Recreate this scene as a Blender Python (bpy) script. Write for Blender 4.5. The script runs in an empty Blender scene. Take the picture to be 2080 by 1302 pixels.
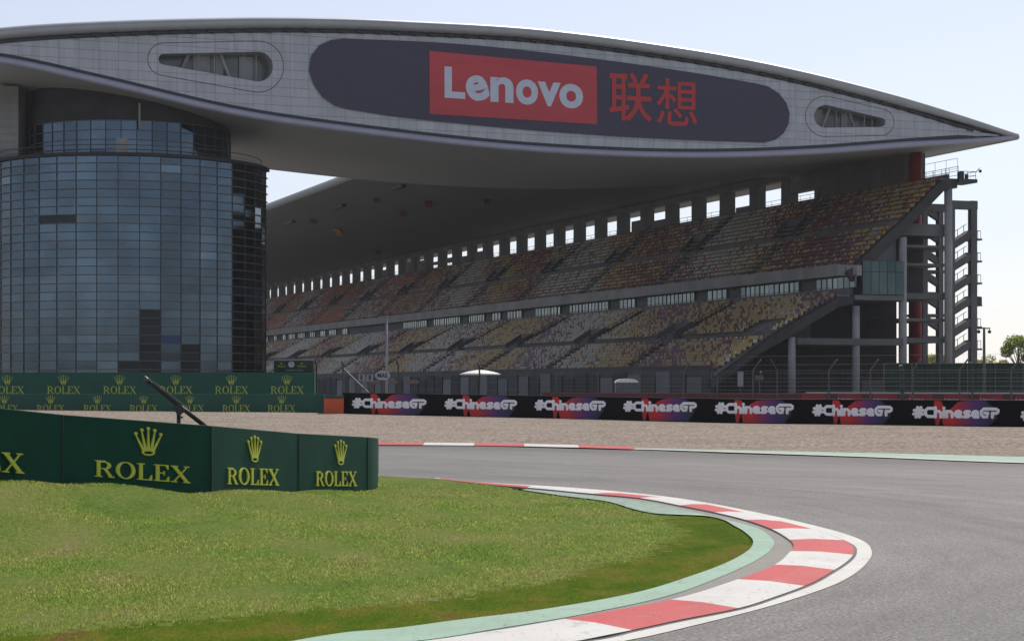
import bpy, bmesh, math, random
import numpy as np
from mathutils import Vector, Matrix
R = math.radians
random.seed(7); rng = np.random.default_rng(7)
sc = bpy.context.scene
COL = sc.collection

# ------------------------------------------------------------------ camera
F, HC, HZ, CX = 4000.0, 2.2, 784.0, 1040.0        # focal length in photo pixels, eye height, horizon row
cam = bpy.data.cameras.new('camera'); cam_o = bpy.data.objects.new('camera', cam); COL.objects.link(cam_o)
cam.sensor_width = 36; cam.lens = F / 2080 * 36; cam.shift_y = (HZ - 651) / 2080
cam.clip_start = .5; cam.clip_end = 9000
cam_o.location = (0, 0, HC); cam_o.rotation_euler = (R(90), 0, 0)
sc.camera = cam_o
# ------------------------------------------------------------------ sky and sun
SUN_AZ, SUN_EL = 25, 52                            # azimuth from +Y towards +X
w = bpy.data.worlds.new('World'); sc.world = w; w.use_nodes = True
nt = w.node_tree; nt.nodes.clear()
sky = nt.nodes.new('ShaderNodeTexSky'); sky.sky_type = 'NISHITA'; sky.sun_disc = False
sky.sun_elevation = R(SUN_EL); sky.sun_rotation = R(SUN_AZ)
sky.air_density = 1.0; sky.dust_density = .6; sky.ozone_density = 1.6; sky.altitude = 0
bg = nt.nodes.new('ShaderNodeBackground'); bg.inputs[1].default_value = .07
wo = nt.nodes.new('ShaderNodeOutputWorld')
hs = nt.nodes.new('ShaderNodeHueSaturation'); hs.inputs['Saturation'].default_value = .45
tn = nt.nodes.new('ShaderNodeMix'); tn.data_type = 'RGBA'; tn.blend_type = 'MULTIPLY'; tn.inputs[0].default_value = 1; tn.inputs[7].default_value = (.885, .885, .955, 1)
nt.links.new(sky.outputs[0], hs.inputs['Color']); nt.links.new(hs.outputs[0], tn.inputs[6]); nt.links.new(tn.outputs[2], bg.inputs[0]); nt.links.new(bg.outputs[0], wo.inputs[0])
sl = bpy.data.lights.new('sun', 'SUN'); sl.energy = 2.2; sl.angle = R(.5); sl.color = (1, .93, .82)
so = bpy.data.objects.new('sun', sl); COL.objects.link(so); so.location = (60, 60, 120)
sd = Vector((math.sin(R(SUN_AZ)) * math.cos(R(SUN_EL)), math.cos(R(SUN_AZ)) * math.cos(R(SUN_EL)), math.sin(R(SUN_EL))))
so.rotation_euler = sd.to_track_quat('Z', 'Y').to_euler()
sc.view_settings.view_transform = 'Standard'; sc.view_settings.look = 'None'
sc.view_settings.exposure = 0.9; sc.view_settings.gamma = 1
sc.cycles.max_bounces = 6; sc.cycles.diffuse_bounces = 3; sc.cycles.glossy_bounces = 3
sc.cycles.caustics_reflective = False; sc.cycles.caustics_refractive = False
sc.cycles.use_denoising = True

# ------------------------------------------------------------------ geometry helpers
TH = math.atan(1470 / F)                           # the home straight runs away towards the upper left
CT, ST = math.cos(TH), math.sin(TH)
OY = 227.0
def W(s, t, z): return (t * CT - s * ST, OY + t * ST + s * CT, z)          # straight frame -> world
def P(px, py, Y): return ((px - CX) / F * Y, Y, HC + (HZ - py) / F * Y)
def G(px, py, z=0):
    Y = F * (HC - z) / (py - HZ); return ((px - CX) / F * Y, Y, z)
def on_s(px, py, s):                               # where a sight line meets the plane s = const -> (t, z)
    u = (px - CX) / F; t = (u * (OY + s * CT) + s * ST) / (CT - u * ST)
    Y = OY + t * ST + s * CT; return t, HC + (HZ - py) / F * Y
def s_on_t(px, t):
    u = (px - CX) / F; return (t * CT - u * (OY + t * ST)) / (ST + u * CT)
def crv(pts, n):                                   # smooth curve through points, n samples evenly by length
    p = np.array(pts, float); q = np.vstack([2 * p[0] - p[1], p, 2 * p[-1] - p[-2]]); out = []
    for i in range(1, len(q) - 2):
        a, b, c, d = q[i - 1], q[i], q[i + 1], q[i + 2]
        m1 = (c - a) * np.linalg.norm(c - b) / (np.linalg.norm(b - a) + np.linalg.norm(c - b))
        m2 = (d - b) * np.linalg.norm(c - b) / (np.linalg.norm(c - b) + np.linalg.norm(d - c))
        for k in range(24):
            x = k / 24; x2, x3 = x * x, x ** 3
            out.append((2*x3-3*x2+1)*b + (x3-2*x2+x)*m1 + (-2*x3+3*x2)*c + (x3-x2)*m2)
    out.append(q[-2]); out = np.array(out)
    L = np.r_[0, np.cumsum(np.linalg.norm(np.diff(out, axis=0), axis=1))]
    g = np.linspace(0, L[-1], n)
    return np.stack([np.interp(g, L, out[:, k]) for k in range(out.shape[1])], 1)

class MB:
    def __init__(s): s.v = []; s.f = []; s.m = []
    def add(s, vs, fs, mi=0):
        b = len(s.v); s.v += [tuple(x) for x in vs]
        for f in fs: s.f.append([i + b for i in f]); s.m.append(mi)
        return s
    def hexa(s, p, mi=0):                          # 4 bottom points then 4 top points
        return s.add(p, [(3,2,1,0),(4,5,6,7),(0,1,5,4),(1,2,6,5),(2,3,7,6),(3,0,4,7)], mi)
    def box(s, x0, x1, y0, y1, z0, z1, mi=0):
        return s.hexa([(x0,y0,z0),(x1,y0,z0),(x1,y1,z0),(x0,y1,z0),(x0,y0,z1),(x1,y0,z1),(x1,y1,z1),(x0,y1,z1)], mi)
    def bst(s, s0, s1, t0, t1, z0, z1, mi=0):      # box in the straight frame
        return s.hexa([W(s0,t0,z0),W(s0,t1,z0),W(s1,t1,z0),W(s1,t0,z0),W(s0,t0,z1),W(s0,t1,z1),W(s1,t1,z1),W(s1,t0,z1)], mi)
    def prism(s, prof, s0, s1, mi=0):              # (t,z) outline swept along the straight
        n = len(prof)
        vs = [W(s0,t,z) for t,z in prof] + [W(s1,t,z) for t,z in prof]
        return s.add(vs, [tuple(range(n)), tuple(range(2*n-1, n-1, -1))] + [(i, i+n, (i+1)%n+n, (i+1)%n) for i in range(n)], mi)
    def tube(s, pts, r, n=8, mi=0, cap=True):
        pts = [Vector(p) for p in pts]; m = len(pts); rs = r if hasattr(r, '__len__') else [r] * m
        vs = []; up = None
        for i, p in enumerate(pts):
            d = (pts[min(i+1, m-1)] - pts[max(i-1, 0)]).normalized()
            if up is None: up = Vector((0,0,1)) if abs(d.z) < .9 else Vector((1,0,0))
            a = d.cross(up).normalized(); b = a.cross(d).normalized(); up = b
            for k in range(n):
                an = 2*math.pi*k/n; vs.append(p + (a*math.cos(an) + b*math.sin(an)) * rs[i])
        fs = [(i*n+k, i*n+(k+1)%n, (i+1)*n+(k+1)%n, (i+1)*n+k) for i in range(m-1) for k in range(n)]
        if cap: fs += [tuple(range(n-1,-1,-1)), tuple(range((m-1)*n, m*n))]
        return s.add(vs, fs, mi)
    def bar(s, p, q, wd, ht, mi=0):                # rectangular bar between two points
        p, q = Vector(p), Vector(q); d = (q - p).normalized()
        up = Vector((0,0,1)) if abs(d.z) < .95 else Vector((0,1,0))
        a = d.cross(up).normalized() * wd / 2; b = a.cross(d).normalized() * ht / 2
        return s.hexa([p-a-b, p+a-b, q+a-b, q-a-b, p-a+b, p+a+b, q+a+b, q-a+b], mi)
    def sphere(s, c, r, n=10, mi=0, sz=1):
        vs = []; fs = []; k = n // 2
        for i in range(k + 1):
            for j in range(n):
                th = math.pi*i/k; ph = 2*math.pi*j/n
                vs.append((c[0]+r*math.sin(th)*math.cos(ph), c[1]+r*math.sin(th)*math.sin(ph), c[2]+r*sz*math.cos(th)))
        for i in range(k):
            for j in range(n): fs.append((i*n+j, (i+1)*n+j, (i+1)*n+(j+1)%n, i*n+(j+1)%n))
        return s.add(vs, fs, mi)
    def loft(s, A, B, mi=0, flip=False):
        n = len(A); fs = [(i, i+1, n+i+1, n+i) if not flip else (i, n+i, n+i+1, i+1) for i in range(n-1)]
        return s.add(list(A) + list(B), fs, mi)
    def build(s, name, mats, parent=None, smooth=False, origin=None):
        o0 = np.array(root_of(parent).location if parent else (origin or (0,0,0)))
        me = bpy.data.meshes.new(name)
        me.from_pydata((np.array(s.v, float) - o0).tolist(), [], s.f)
        mats = mats if isinstance(mats, (list, tuple)) else [mats]
        for m in mats: me.materials.append(m)
        if len(mats) > 1: me.polygons.foreach_set('material_index', s.m)
        if smooth: me.polygons.foreach_set('use_smooth', [True]*len(s.f))
        return link(name, me, parent, origin)
def root_of(o):
    while o.parent: o = o.parent
    return o
def link(name, me, parent=None, origin=None):
    o = bpy.data.objects.new(name, me); COL.objects.link(o)
    if parent: o.parent = parent
    elif origin: o.location = origin
    return o
def big(name, V, Fa, mats, parent=None, mi=None, attr=None, smooth=False):   # fast mesh from arrays, faces all of one size
    V = np.asarray(V, np.float32); Fa = np.asarray(Fa, np.int32); k = Fa.shape[1]
    if parent: V = V - np.array(root_of(parent).location, np.float32)
    me = bpy.data.meshes.new(name); me.vertices.add(len(V)); me.vertices.foreach_set('co', V.ravel())
    me.loops.add(Fa.size); me.loops.foreach_set('vertex_index', Fa.ravel())
    me.polygons.add(len(Fa)); me.polygons.foreach_set('loop_start', np.arange(0, Fa.size, k, dtype=np.int32))
    mats = mats if isinstance(mats, (list, tuple)) else [mats]
    for m in mats: me.materials.append(m)
    if mi is not None: me.polygons.foreach_set('material_index', np.asarray(mi, np.int32))
    if smooth: me.polygons.foreach_set('use_smooth', np.ones(len(Fa), bool))
    if attr is not None:
        for an, vals in attr.items():
            a = me.attributes.new(an, 'FLOAT', 'FACE'); a.data.foreach_set('value', np.asarray(vals, np.float32))
    me.update(calc_edges=True); me.validate()
    return link(name, me, parent)
def tag(o, label=None, cat=None, group=None, kind=None):
    if label: o['label'] = label
    if cat: o['category'] = cat
    if group: o['group'] = group
    if kind: o['kind'] = kind
    return o
def thing(name, label, cat, loc, group=None):
    o = bpy.data.objects.new(name, None); COL.objects.link(o); o.location = loc; o.empty_display_size = .3
    return tag(o, label, cat, group)
def struct(o): o['kind'] = 'structure'; return o

# ------------------------------------------------------------------ materials
def lin(c): return tuple(((x/255)/12.92 if x/255 <= .04045 else ((x/255+.055)/1.055)**2.4) for x in c) + (1,)
def newmat(name):
    m = bpy.data.materials.new(name); m.use_nodes = True; n = m.node_tree
    return m, n, n.nodes['Principled BSDF']
def N(n, typ, **kw):
    x = n.nodes.new(typ)
    for k, v in kw.items():
        if k.startswith('i_'):
            key = k[2:].replace('_', ' '); x.inputs[key if key in x.inputs else int(k[2:])].default_value = v
        else: setattr(x, k, v)
    return x
def ramp(n, src, stops):
    r = n.nodes.new('ShaderNodeValToRGB'); n.links.new(src, r.inputs[0]); e = r.color_ramp.elements
    while len(e) < len(stops): e.new(.5)
    for x, (p, c) in zip(e, stops): x.position = p; x.color = c if len(c) == 4 else tuple(c) + (1,)
    return r
def noise(n, scale, detail=4, rough=.6, coord=None, vec=None):
    t = N(n, 'ShaderNodeTexNoise'); t.inputs['Scale'].default_value = scale; t.inputs['Detail'].default_value = detail
    t.inputs['Roughness'].default_value = rough
    if vec is not None: n.links.new(vec, t.inputs['Vector'])
    return t
def objco(n, scale=(1,1,1)):
    tc = N(n, 'ShaderNodeTexCoord'); mp = N(n, 'ShaderNodeMapping'); mp.inputs['Scale'].default_value = scale
    n.links.new(tc.outputs['Object'], mp.inputs[0]); return mp.outputs[0]
def mixc(n, fac, a, b, blend='MIX'):
    x = N(n, 'ShaderNodeMix', data_type='RGBA', blend_type=blend)
    for i, v in ((0, fac), (6, a), (7, b)):
        if hasattr(v, 'is_output'): n.links.new(v, x.inputs[i])
        else: x.inputs[i].default_value = v
    return x.outputs[2]
def plain(name, col, rough=.6, metal=0., var=.25, scale=1.5, bump=0., bscale=30, spec=.5, stretch=(1,1,1)):
    m, n, b = newmat(name)
    b.inputs['Roughness'].default_value = rough; b.inputs['Metallic'].default_value = metal
    b.inputs['Specular IOR Level'].default_value = spec
    co = objco(n, stretch); c = tuple(col) + (1,)
    t1 = noise(n, scale, 6, .65, vec=co)
    lo = tuple(x*(1-var) for x in col) + (1,); hi = tuple(min(1, x*(1+var)) for x in col) + (1,)
    r = ramp(n, t1.outputs[0], [(.3, lo), (.5, c), (.7, hi)])
    n.links.new(r.outputs[0], b.inputs['Base Color'])
    if bump:
        t2 = noise(n, bscale, 3, .6, vec=co); bp = N(n, 'ShaderNodeBump'); bp.inputs['Strength'].default_value = bump
        n.links.new(t2.outputs[0], bp.inputs['Height']); n.links.new(bp.outputs[0], b.inputs['Normal'])
    return m
M = {}
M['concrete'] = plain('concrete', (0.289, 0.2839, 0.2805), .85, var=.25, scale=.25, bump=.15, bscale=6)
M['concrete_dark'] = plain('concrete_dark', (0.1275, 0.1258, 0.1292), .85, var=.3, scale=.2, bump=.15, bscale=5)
M['tread'] = plain('tread', (0.1805, 0.1748, 0.171), .9, var=.3, scale=.4)
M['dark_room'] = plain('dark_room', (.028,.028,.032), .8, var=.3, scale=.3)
M['soffit'] = plain('soffit', (0.3781, 0.3705, 0.358), .6, var=.06, scale=.06, spec=.4)
M['roof_under'] = plain('roof_underside', (.21,.207,.205), .6, var=.08, scale=.06)
M['rim'] = plain('rim_metal', (0.375, 0.3825, 0.3975), .42, metal=.35, var=.08, scale=.5)
M['rim2'] = plain('rim_lilac_metal', (0.36, 0.36, 0.45), .42, metal=.3, var=.08, scale=.5)
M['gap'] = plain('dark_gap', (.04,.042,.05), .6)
M['steel'] = plain('steel', (0.096, 0.0976, 0.1), .45, metal=.6, var=.15)
M['dark_steel'] = plain('dark_steel', (.035,.036,.04), .5, var=.3)
M['black'] = plain('black_plastic', (.012,.012,.013), .42, var=.3, scale=6)
M['pole'] = plain('pale_pole', (.26,.26,.30), .45, metal=.2, var=.1)
M['rail'] = plain('rail', (.10,.10,.105), .5, metal=.3)
M['white'] = plain('white_paint', (.78,.78,.77), .5, var=.06)
M['red'] = plain('red_column_paint', (0.2295, 0.01377, 0.01683), .45, var=.12, scale=.6)
M['banner'] = plain('banner_cloth', (0.0646, 0.0578, 0.0952), .75, var=.10, scale=.25, bump=.25, bscale=.9, stretch=(.25,.25,2))
M['banner_red'] = plain('banner_red_cloth', (0.528, 0.0704, 0.0836), .75, var=.09, scale=.3, bump=.25, bscale=.9, stretch=(.25,.25,2))
M['banner_letter'] = plain('banner_letter_cloth', (0.576, 0.624, 0.736), .7, var=.06)
M['banner_glyph'] = plain('banner_glyph_cloth', (0.4928, 0.0528, 0.0528), .75, var=.10)
M['green_board'] = plain('green_board', (.0055,.056,.037), .6, var=.22, scale=1.2, bump=.3, bscale=1.6, spec=.12)
M['green_far'] = plain('green_far_board', (.007,.080,.055), .65, var=.15, scale=.7)
M['gold'] = plain('yellow_print', (0.5265, 0.5616, 0.05265), .5, var=.12, scale=4)
M['gold_far'] = plain('yellow_green_print', (0.3864, 0.4637, 0.06762), .5, var=.15, scale=3)
M['orange'] = plain('orange_vinyl', (0.6, 0.0825, 0.021), .5, var=.15)
M['black_board'] = plain('black_board', (.005,.005,.007), .5, var=.3, scale=.6, spec=.1)
M['tag_white'] = plain('white_print', (.42,.41,.45), .5, var=.08)
M['red_board'] = plain('red_board', (.26,.013,.018), .5, var=.2, scale=1)
M['maroon_board'] = plain('maroon_board', (.09,.008,.014), .5, var=.25, scale=1)
M['screen'] = plain('green_screen_mesh', (.018,.034,.024), .8, var=.35, scale=.8, bump=.2, bscale=4)
M['canvas'] = plain('white_canvas', (.80,.80,.79), .6, var=.04)
M['kiosk'] = plain('kiosk_grey', (.10,.105,.12), .6, var=.1)
M['front_wall'] = plain('front_wall', (.045,.047,.05), .7, var=.3, scale=.3)
M['shade_concrete'] = plain('shade_concrete', (.046,.045,.046), .85, var=.35, scale=.5, bump=.2, bscale=4)  # concrete with the shade at the stand's end put into its colour
M['hash_white'] = plain('hash_white', (0.882, 0.8673, 0.9), .5, var=.08)
M['wing_glass'] = plain('wing_glass', (.13,.15,.16), .15, var=.25, scale=.4, spec=.6)
M['blind'] = plain('pale_blind', (.33,.345,.36), .5, var=.15, scale=.5)
M['trunk'] = plain('bark', (.10,.075,.05), .9, var=.3, scale=3)
M['hang_yellow'] = plain('soffit_yellow', (0.675, 0.39, 0.045), .6)
M['hang_red'] = plain('soffit_red', (0.189, 0.02363, 0.02025), .6)
M['seat_yellow'] = plain('seat_yellow', (0.496, 0.334, 0.062), .45, var=.1)
M['seat_grey'] = plain('seat_grey', (0.52, 0.508, 0.496), .45, var=.1)
M['seat_maroon'] = plain('seat_maroon', (0.198, 0.028, 0.038), .45, var=.1)
M['seat_purple'] = plain('seat_purple', (0.148, 0.062, 0.124), .45, var=.1)
M['seat_orange'] = plain('seat_orange', (0.52, 0.124, 0.05), .45, var=.1)

M['mullion'] = plain('mullion_bronze', (0.1105, 0.0975, 0.0975), .5, metal=.2)
M['sill'] = plain('lilac_sill', (0.176, 0.176, 0.2), .7, var=.15, scale=.3)
def facade_mat():                                  # aluminium cassette panels with fine dark joints
    m, n, b = newmat('facade_panels'); tc = N(n, 'ShaderNodeTexCoord'); sp = N(n, 'ShaderNodeSeparateXYZ')
    n.links.new(tc.outputs['Object'], sp.inputs[0])
    # distance along the facade and a height that fans gently with it
    ma = N(n, 'ShaderNodeMath', operation='MULTIPLY', i_1=1/CT); n.links.new(sp.outputs[0], ma.inputs[0])
    cb = N(n, 'ShaderNodeCombineXYZ'); n.links.new(ma.outputs[0], cb.inputs[0]); n.links.new(sp.outputs[2], cb.inputs[1])
    wv = noise(n, .35, 2, .5, vec=cb.outputs[0]); mv = N(n, 'ShaderNodeMath', operation='MULTIPLY_ADD', i_1=.16, i_2=0)
    n.links.new(wv.outputs[0], mv.inputs[0]); n.links.new(sp.outputs[2], mv.inputs[2]); n.links.new(mv.outputs[0], cb.inputs[1])
    br = N(n, 'ShaderNodeTexBrick', offset=0., squash=1.)
    n.links.new(cb.outputs[0], br.inputs['Vector'])
    br.inputs['Color1'].default_value = (.42,.435,.47,1); br.inputs['Color2'].default_value = (.47,.485,.525,1)
    br.inputs['Mortar'].default_value = (.235,.24,.27,1); br.inputs['Scale'].default_value = 1
    br.inputs['Mortar Size'].default_value = .028; br.inputs['Mortar Smooth'].default_value = .3
    br.inputs['Brick Width'].default_value = 2.1; br.inputs['Row Height'].default_value = .98
    mps = N(n, 'ShaderNodeMapping'); mps.inputs['Scale'].default_value = (2.2, .22, 1); n.links.new(cb.outputs[0], mps.inputs[0]); ns = noise(n, .5, 6, .65, vec=mps.outputs[0]); r = ramp(n, ns.outputs[0], [(.3, (.82,.82,.82)), (.65, (1.06,1.06,1.06))])
    n.links.new(mixc(n, 1., br.outputs[0], r.outputs[0], 'MULTIPLY'), b.inputs['Base Color'])
    b.inputs['Roughness'].default_value = .48; b.inputs['Metallic'].default_value = .25
    bp = N(n, 'ShaderNodeBump', invert=True); bp.inputs['Strength'].default_value = .4; bp.inputs['Distance'].default_value = .05
    n.links.new(br.outputs['Fac'], bp.inputs['Height']); n.links.new(bp.outputs[0], b.inputs['Normal'])
    return m
M['facade'] = facade_mat()
def pane_mat(name, lo, hi, rough, metal=1.):       # coated curtain-wall glass, tint varies pane by pane
    m, n, b = newmat(name); at = N(n, 'ShaderNodeAttribute', attribute_name='tint')
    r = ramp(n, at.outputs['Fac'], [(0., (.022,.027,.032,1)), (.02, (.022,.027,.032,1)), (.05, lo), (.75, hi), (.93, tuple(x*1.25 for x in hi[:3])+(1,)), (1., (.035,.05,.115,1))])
    ns = noise(n, .25, 3, .5, vec=objco(n)); rr = ramp(n, ns.outputs[0], [(.35, (.8,.8,.8)), (.65, (1.1,1.1,1.1))])
    n.links.new(mixc(n, 1., r.outputs[0], rr.outputs[0], 'MULTIPLY'), b.inputs['Base Color'])
    b.inputs['Metallic'].default_value = metal; b.inputs['Roughness'].default_value = rough
    return m
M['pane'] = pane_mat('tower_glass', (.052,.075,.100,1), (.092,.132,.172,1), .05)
M['band_glass'] = pane_mat('band_glass', (.10,.13,.14,1), (.15,.19,.20,1), .06)
M['box_glass'] = pane_mat('box_glass', (.05,.08,.088,1), (.07,.10,.108,1), .08)
def seat_mat():
    m, n, b = newmat('stand_seats'); at = N(n, 'ShaderNodeAttribute', attribute_name='hue')
    r = ramp(n, at.outputs['Fac'], [(0, (.50,.36,.14)), (.2, (.52,.51,.50)), (.4, (.20,.04,.045)), (.6, (.18,.085,.15)), (.8, (.46,.125,.06))])
    r.color_ramp.interpolation = 'CONSTANT'
    ns = noise(n, 1.7, 3, .6, vec=objco(n)); rr = ramp(n, ns.outputs[0], [(.3, (.7,.7,.7)), (.7, (1.15,1.15,1.15))])
    n.links.new(mixc(n, 1., r.outputs[0], rr.outputs[0], 'MULTIPLY'), b.inputs['Base Color'])
    b.inputs['Roughness'].default_value = .45
    return m
M['seats'] = seat_mat()
def asphalt_mat():
    m, n, b = newmat('asphalt'); uv = N(n, 'ShaderNodeUVMap', uv_map='lane'); co = objco(n)
    mp = N(n, 'ShaderNodeMapping'); mp.inputs['Scale'].default_value = (1.2, 26, 1); n.links.new(uv.outputs[0], mp.inputs[0])
    st = noise(n, 1.6, 6, .7, vec=mp.outputs[0])
    gr = noise(n, 26, 2, .6, vec=co); g2 = noise(n, .35, 4, .6, vec=co); g3 = N(n, 'ShaderNodeTexVoronoi'); g3.inputs['Scale'].default_value = 42; n.links.new(co, g3.inputs['Vector'])
    a = ramp(n, st.outputs[0], [(.30, (.66,.66,.66)), (.5, (.97,.97,.97)), (.72, (1.2,1.2,1.2))])
    g = ramp(n, gr.outputs[0], [(.30, (.45,.45,.45)), (.5, (.97,.97,.97)), (.70, (1.55,1.55,1.55))])
    gg = ramp(n, g3.outputs['Color'], [(.1, (.52,.52,.52)), (.5, (1,1,1)), (.9, (1.5,1.5,1.5))])
    p = ramp(n, g2.outputs[0], [(.3, (.132,.127,.125)), (.7, (.160,.155,.152))])
    sx = N(n, 'ShaderNodeSeparateXYZ'); n.links.new(uv.outputs[0], sx.inputs[0])
    wob = N(n, 'ShaderNodeMath', operation='MULTIPLY_ADD', i_1=.10); n.links.new(st.outputs[0], wob.inputs[0]); n.links.new(sx.outputs[1], wob.inputs[2])
    rub_sheen = ramp(n, wob.outputs[0], [(0, (1.2,1.2,1.18)), (.07, (1.08,1.07,1.06)), (.16, (.84,.84,.84)), (.28, (1.04,1.03,1.03)), (.45, (.96,.96,.96)), (.62, (1.10,1.09,1.08)), (.80, (.95,.95,.95)), (.93, (.72,.71,.71)), (1, (.60,.59,.59))])  # rubber bands across the lane, with sheen painted in as the paler inner edge
    c = mixc(n, 1., p.outputs[0], a.outputs[0], 'MULTIPLY'); c = mixc(n, 1., c, rub_sheen.outputs[0], 'MULTIPLY')
    c = mixc(n, .9, c, g.outputs[0], 'MULTIPLY'); c = mixc(n, .9, c, gg.outputs[0], 'MULTIPLY')
    n.links.new(c, b.inputs['Base Color']); b.inputs['Roughness'].default_value = .72
    b.inputs['Specular IOR Level'].default_value = .3
    bp = N(n, 'ShaderNodeBump'); bp.inputs['Strength'].default_value = .5; bp.inputs['Distance'].default_value = .008
    n.links.new(gr.outputs[0], bp.inputs['Height']); n.links.new(bp.outputs[0], b.inputs['Normal'])
    return m
M['asphalt'] = asphalt_mat()
M['ground'] = plain('service_ground', (0.221, 0.221, 0.204), .9, var=.3, scale=.05)
def gravel_mat():
    m, n, b = newmat('gravel'); co = objco(n)
    v = N(n, 'ShaderNodeTexVoronoi'); v.inputs['Scale'].default_value = 9; n.links.new(co, v.inputs['Vector'])
    a = ramp(n, v.outputs['Color'], [(0, (.150,.124,.104)), (.5, (.255,.213,.182)), (1, (.41,.355,.31))])
    big_ = noise(n, .35, 5, .7, vec=objco(n, (.25, 1, 1))); r = ramp(n, big_.outputs[0], [(.3, (.82,.80,.78)), (.7, (1.12,1.12,1.1))])
    st = noise(n, 1.2, 5, .75, vec=objco(n, (.08, 1.3, 1))); r2 = ramp(n, st.outputs[0], [(.28, (.72,.70,.68)), (.45, (1,1,1)), (.75, (1.1,1.1,1.1))])
    c = mixc(n, 1., a.outputs[0], r.outputs[0], 'MULTIPLY'); c = mixc(n, .8, c, r2.outputs[0], 'MULTIPLY')
    n.links.new(c, b.inputs['Base Color']); b.inputs['Roughness'].default_value = .95; b.inputs['Specular IOR Level'].default_value = .1
    bp = N(n, 'ShaderNodeBump'); bp.inputs['Strength'].default_value = .8; bp.inputs['Distance'].default_value = .06
    n.links.new(v.outputs['Distance'], bp.inputs['Height']); n.links.new(bp.outputs[0], b.inputs['Normal'])
    return m
M['gravel'] = gravel_mat()
def worn_paint(name, col, dirt=(.30,.29,.28), amount=.5, scale=2.5):
    m, n, b = newmat(name); co = objco(n)
    t = noise(n, scale, 8, .75, vec=co); k = ramp(n, t.outputs[0], [(.30, (1,1,1)), (.30+.3*amount, (0,0,0))])
    t2 = noise(n, .8, 4, .6, vec=co); k2 = ramp(n, t2.outputs[0], [(.3, tuple(x*.9 for x in col)), (.7, tuple(min(1,x*1.05) for x in col))])
    cc = mixc(n, k.outputs[0], k2.outputs[0], tuple(dirt)+(1,))
    t4 = noise(n, 5, 6, .8, vec=objco(n, (2.2, .35, 1))); k4 = ramp(n, t4.outputs[0], [(.56, (0,0,0)), (.74, (.75,.75,.75))])
    t5 = noise(n, 22, 4, .7, vec=co); k5 = ramp(n, t5.outputs[0], [(.62, (0,0,0)), (.70, (.6,.6,.6))])
    cc = mixc(n, k4.outputs[0], cc, tuple(x*.45 for x in dirt)+(1,)); cc = mixc(n, k5.outputs[0], cc, tuple(x*.5 for x in dirt)+(1,))
    n.links.new(cc, b.inputs['Base Color'])
    b.inputs['Roughness'].default_value = .65; b.inputs['Specular IOR Level'].default_value = .2
    t3 = noise(n, 40, 3, .6, vec=co); bp = N(n, 'ShaderNodeBump'); bp.inputs['Strength'].default_value = .15; bp.inputs['Distance'].default_value = .01
    n.links.new(t3.outputs[0], bp.inputs['Height']); n.links.new(bp.outputs[0], b.inputs['Normal'])
    return m
M['k_white'] = worn_paint('kerb_white_paint', (0.592, 0.584, 0.568), (.42,.40,.37), .45)
M['k_red'] = worn_paint('kerb_red_paint', (.50,.080,.082), (.42,.14,.13), .55)
M['k_line'] = worn_paint('line_white_paint', (0.608, 0.6, 0.568), (.42,.39,.35), .4)
M['k_green'] = worn_paint('edge_green_paint', (.29,.43,.335), (.26,.32,.27), .7)
M['gutter'] = worn_paint('gutter_concrete', (0.2304, 0.2176, 0.1984), (.22,.21,.19), .8, 1.2)
M['groove'] = plain('groove_dark', (.13,.128,.125), .9)
def lawn_mat(name, stops, patch, detail_scale=19):
    m, n, b = newmat(name); geo = N(n, 'ShaderNodeNewGeometry')
    mp = N(n, 'ShaderNodeMapping'); mp.inputs['Scale'].default_value = (1, .45, 1); n.links.new(geo.outputs['Position'], mp.inputs[0])
    t = noise(n, patch, 6, .68, vec=mp.outputs[0]); t2 = noise(n, detail_scale, 4, .7, vec=geo.outputs['Position'])
    r = ramp(n, t.outputs[0], stops); r2 = ramp(n, t2.outputs[0], [(.3, (.66,.68,.62)), (.7, (1.3,1.28,1.25))])
    c = mixc(n, 1., r.outputs[0], r2.outputs[0], 'MULTIPLY')
    at = N(n, 'ShaderNodeAttribute', attribute_name='shade'); r3 = ramp(n, at.outputs['Fac'], [(0, (1,1,1)), (.001, (.62,.66,.55)), (1, (1.38,1.36,1.32))])
    c = mixc(n, 1., c, r3.outputs[0], 'MULTIPLY')
    n.links.new(c, b.inputs['Base Color']); b.inputs['Roughness'].default_value = .8; b.inputs['Specular IOR Level'].default_value = .05
    ad = N(n, 'ShaderNodeVectorMath', operation='MULTIPLY_ADD'); ad.inputs[1].default_value = (.25, .25, .25); ad.inputs[2].default_value = (0, 0, 1)
    nz = N(n, 'ShaderNodeVectorMath', operation='NORMALIZE'); n.links.new(geo.outputs['Normal'], ad.inputs[0]); n.links.new(ad.outputs[0], nz.inputs[0]); n.links.new(nz.outputs[0], b.inputs['Normal'])
    tl = N(n, 'ShaderNodeBsdfTranslucent'); n.links.new(mixc(n, 1., c, (1.5,1.5,1.5,1), 'MULTIPLY'), tl.inputs[0]); ms = N(n, 'ShaderNodeMixShader', i_0=.5)
    n.links.new(b.outputs[0], ms.inputs[1]); n.links.new(tl.outputs[0], ms.inputs[2]); n.links.new(ms.outputs[0], n.nodes['Material Output'].inputs['Surface'])
    return m
M['lawn'] = lawn_mat('lawn', [(.25, (.130,.220,.045)), (.42, (.195,.275,.064)), (.58, (.255,.290,.088)), (.74, (.32,.275,.150))], .75)
M['turf'] = lawn_mat('turf', [(.3, (.078,.145,.010)), (.47, (.125,.195,.015)), (.58, (.20,.21,.03)), (.7, (.22,.14,.055))], 1.1)
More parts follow.
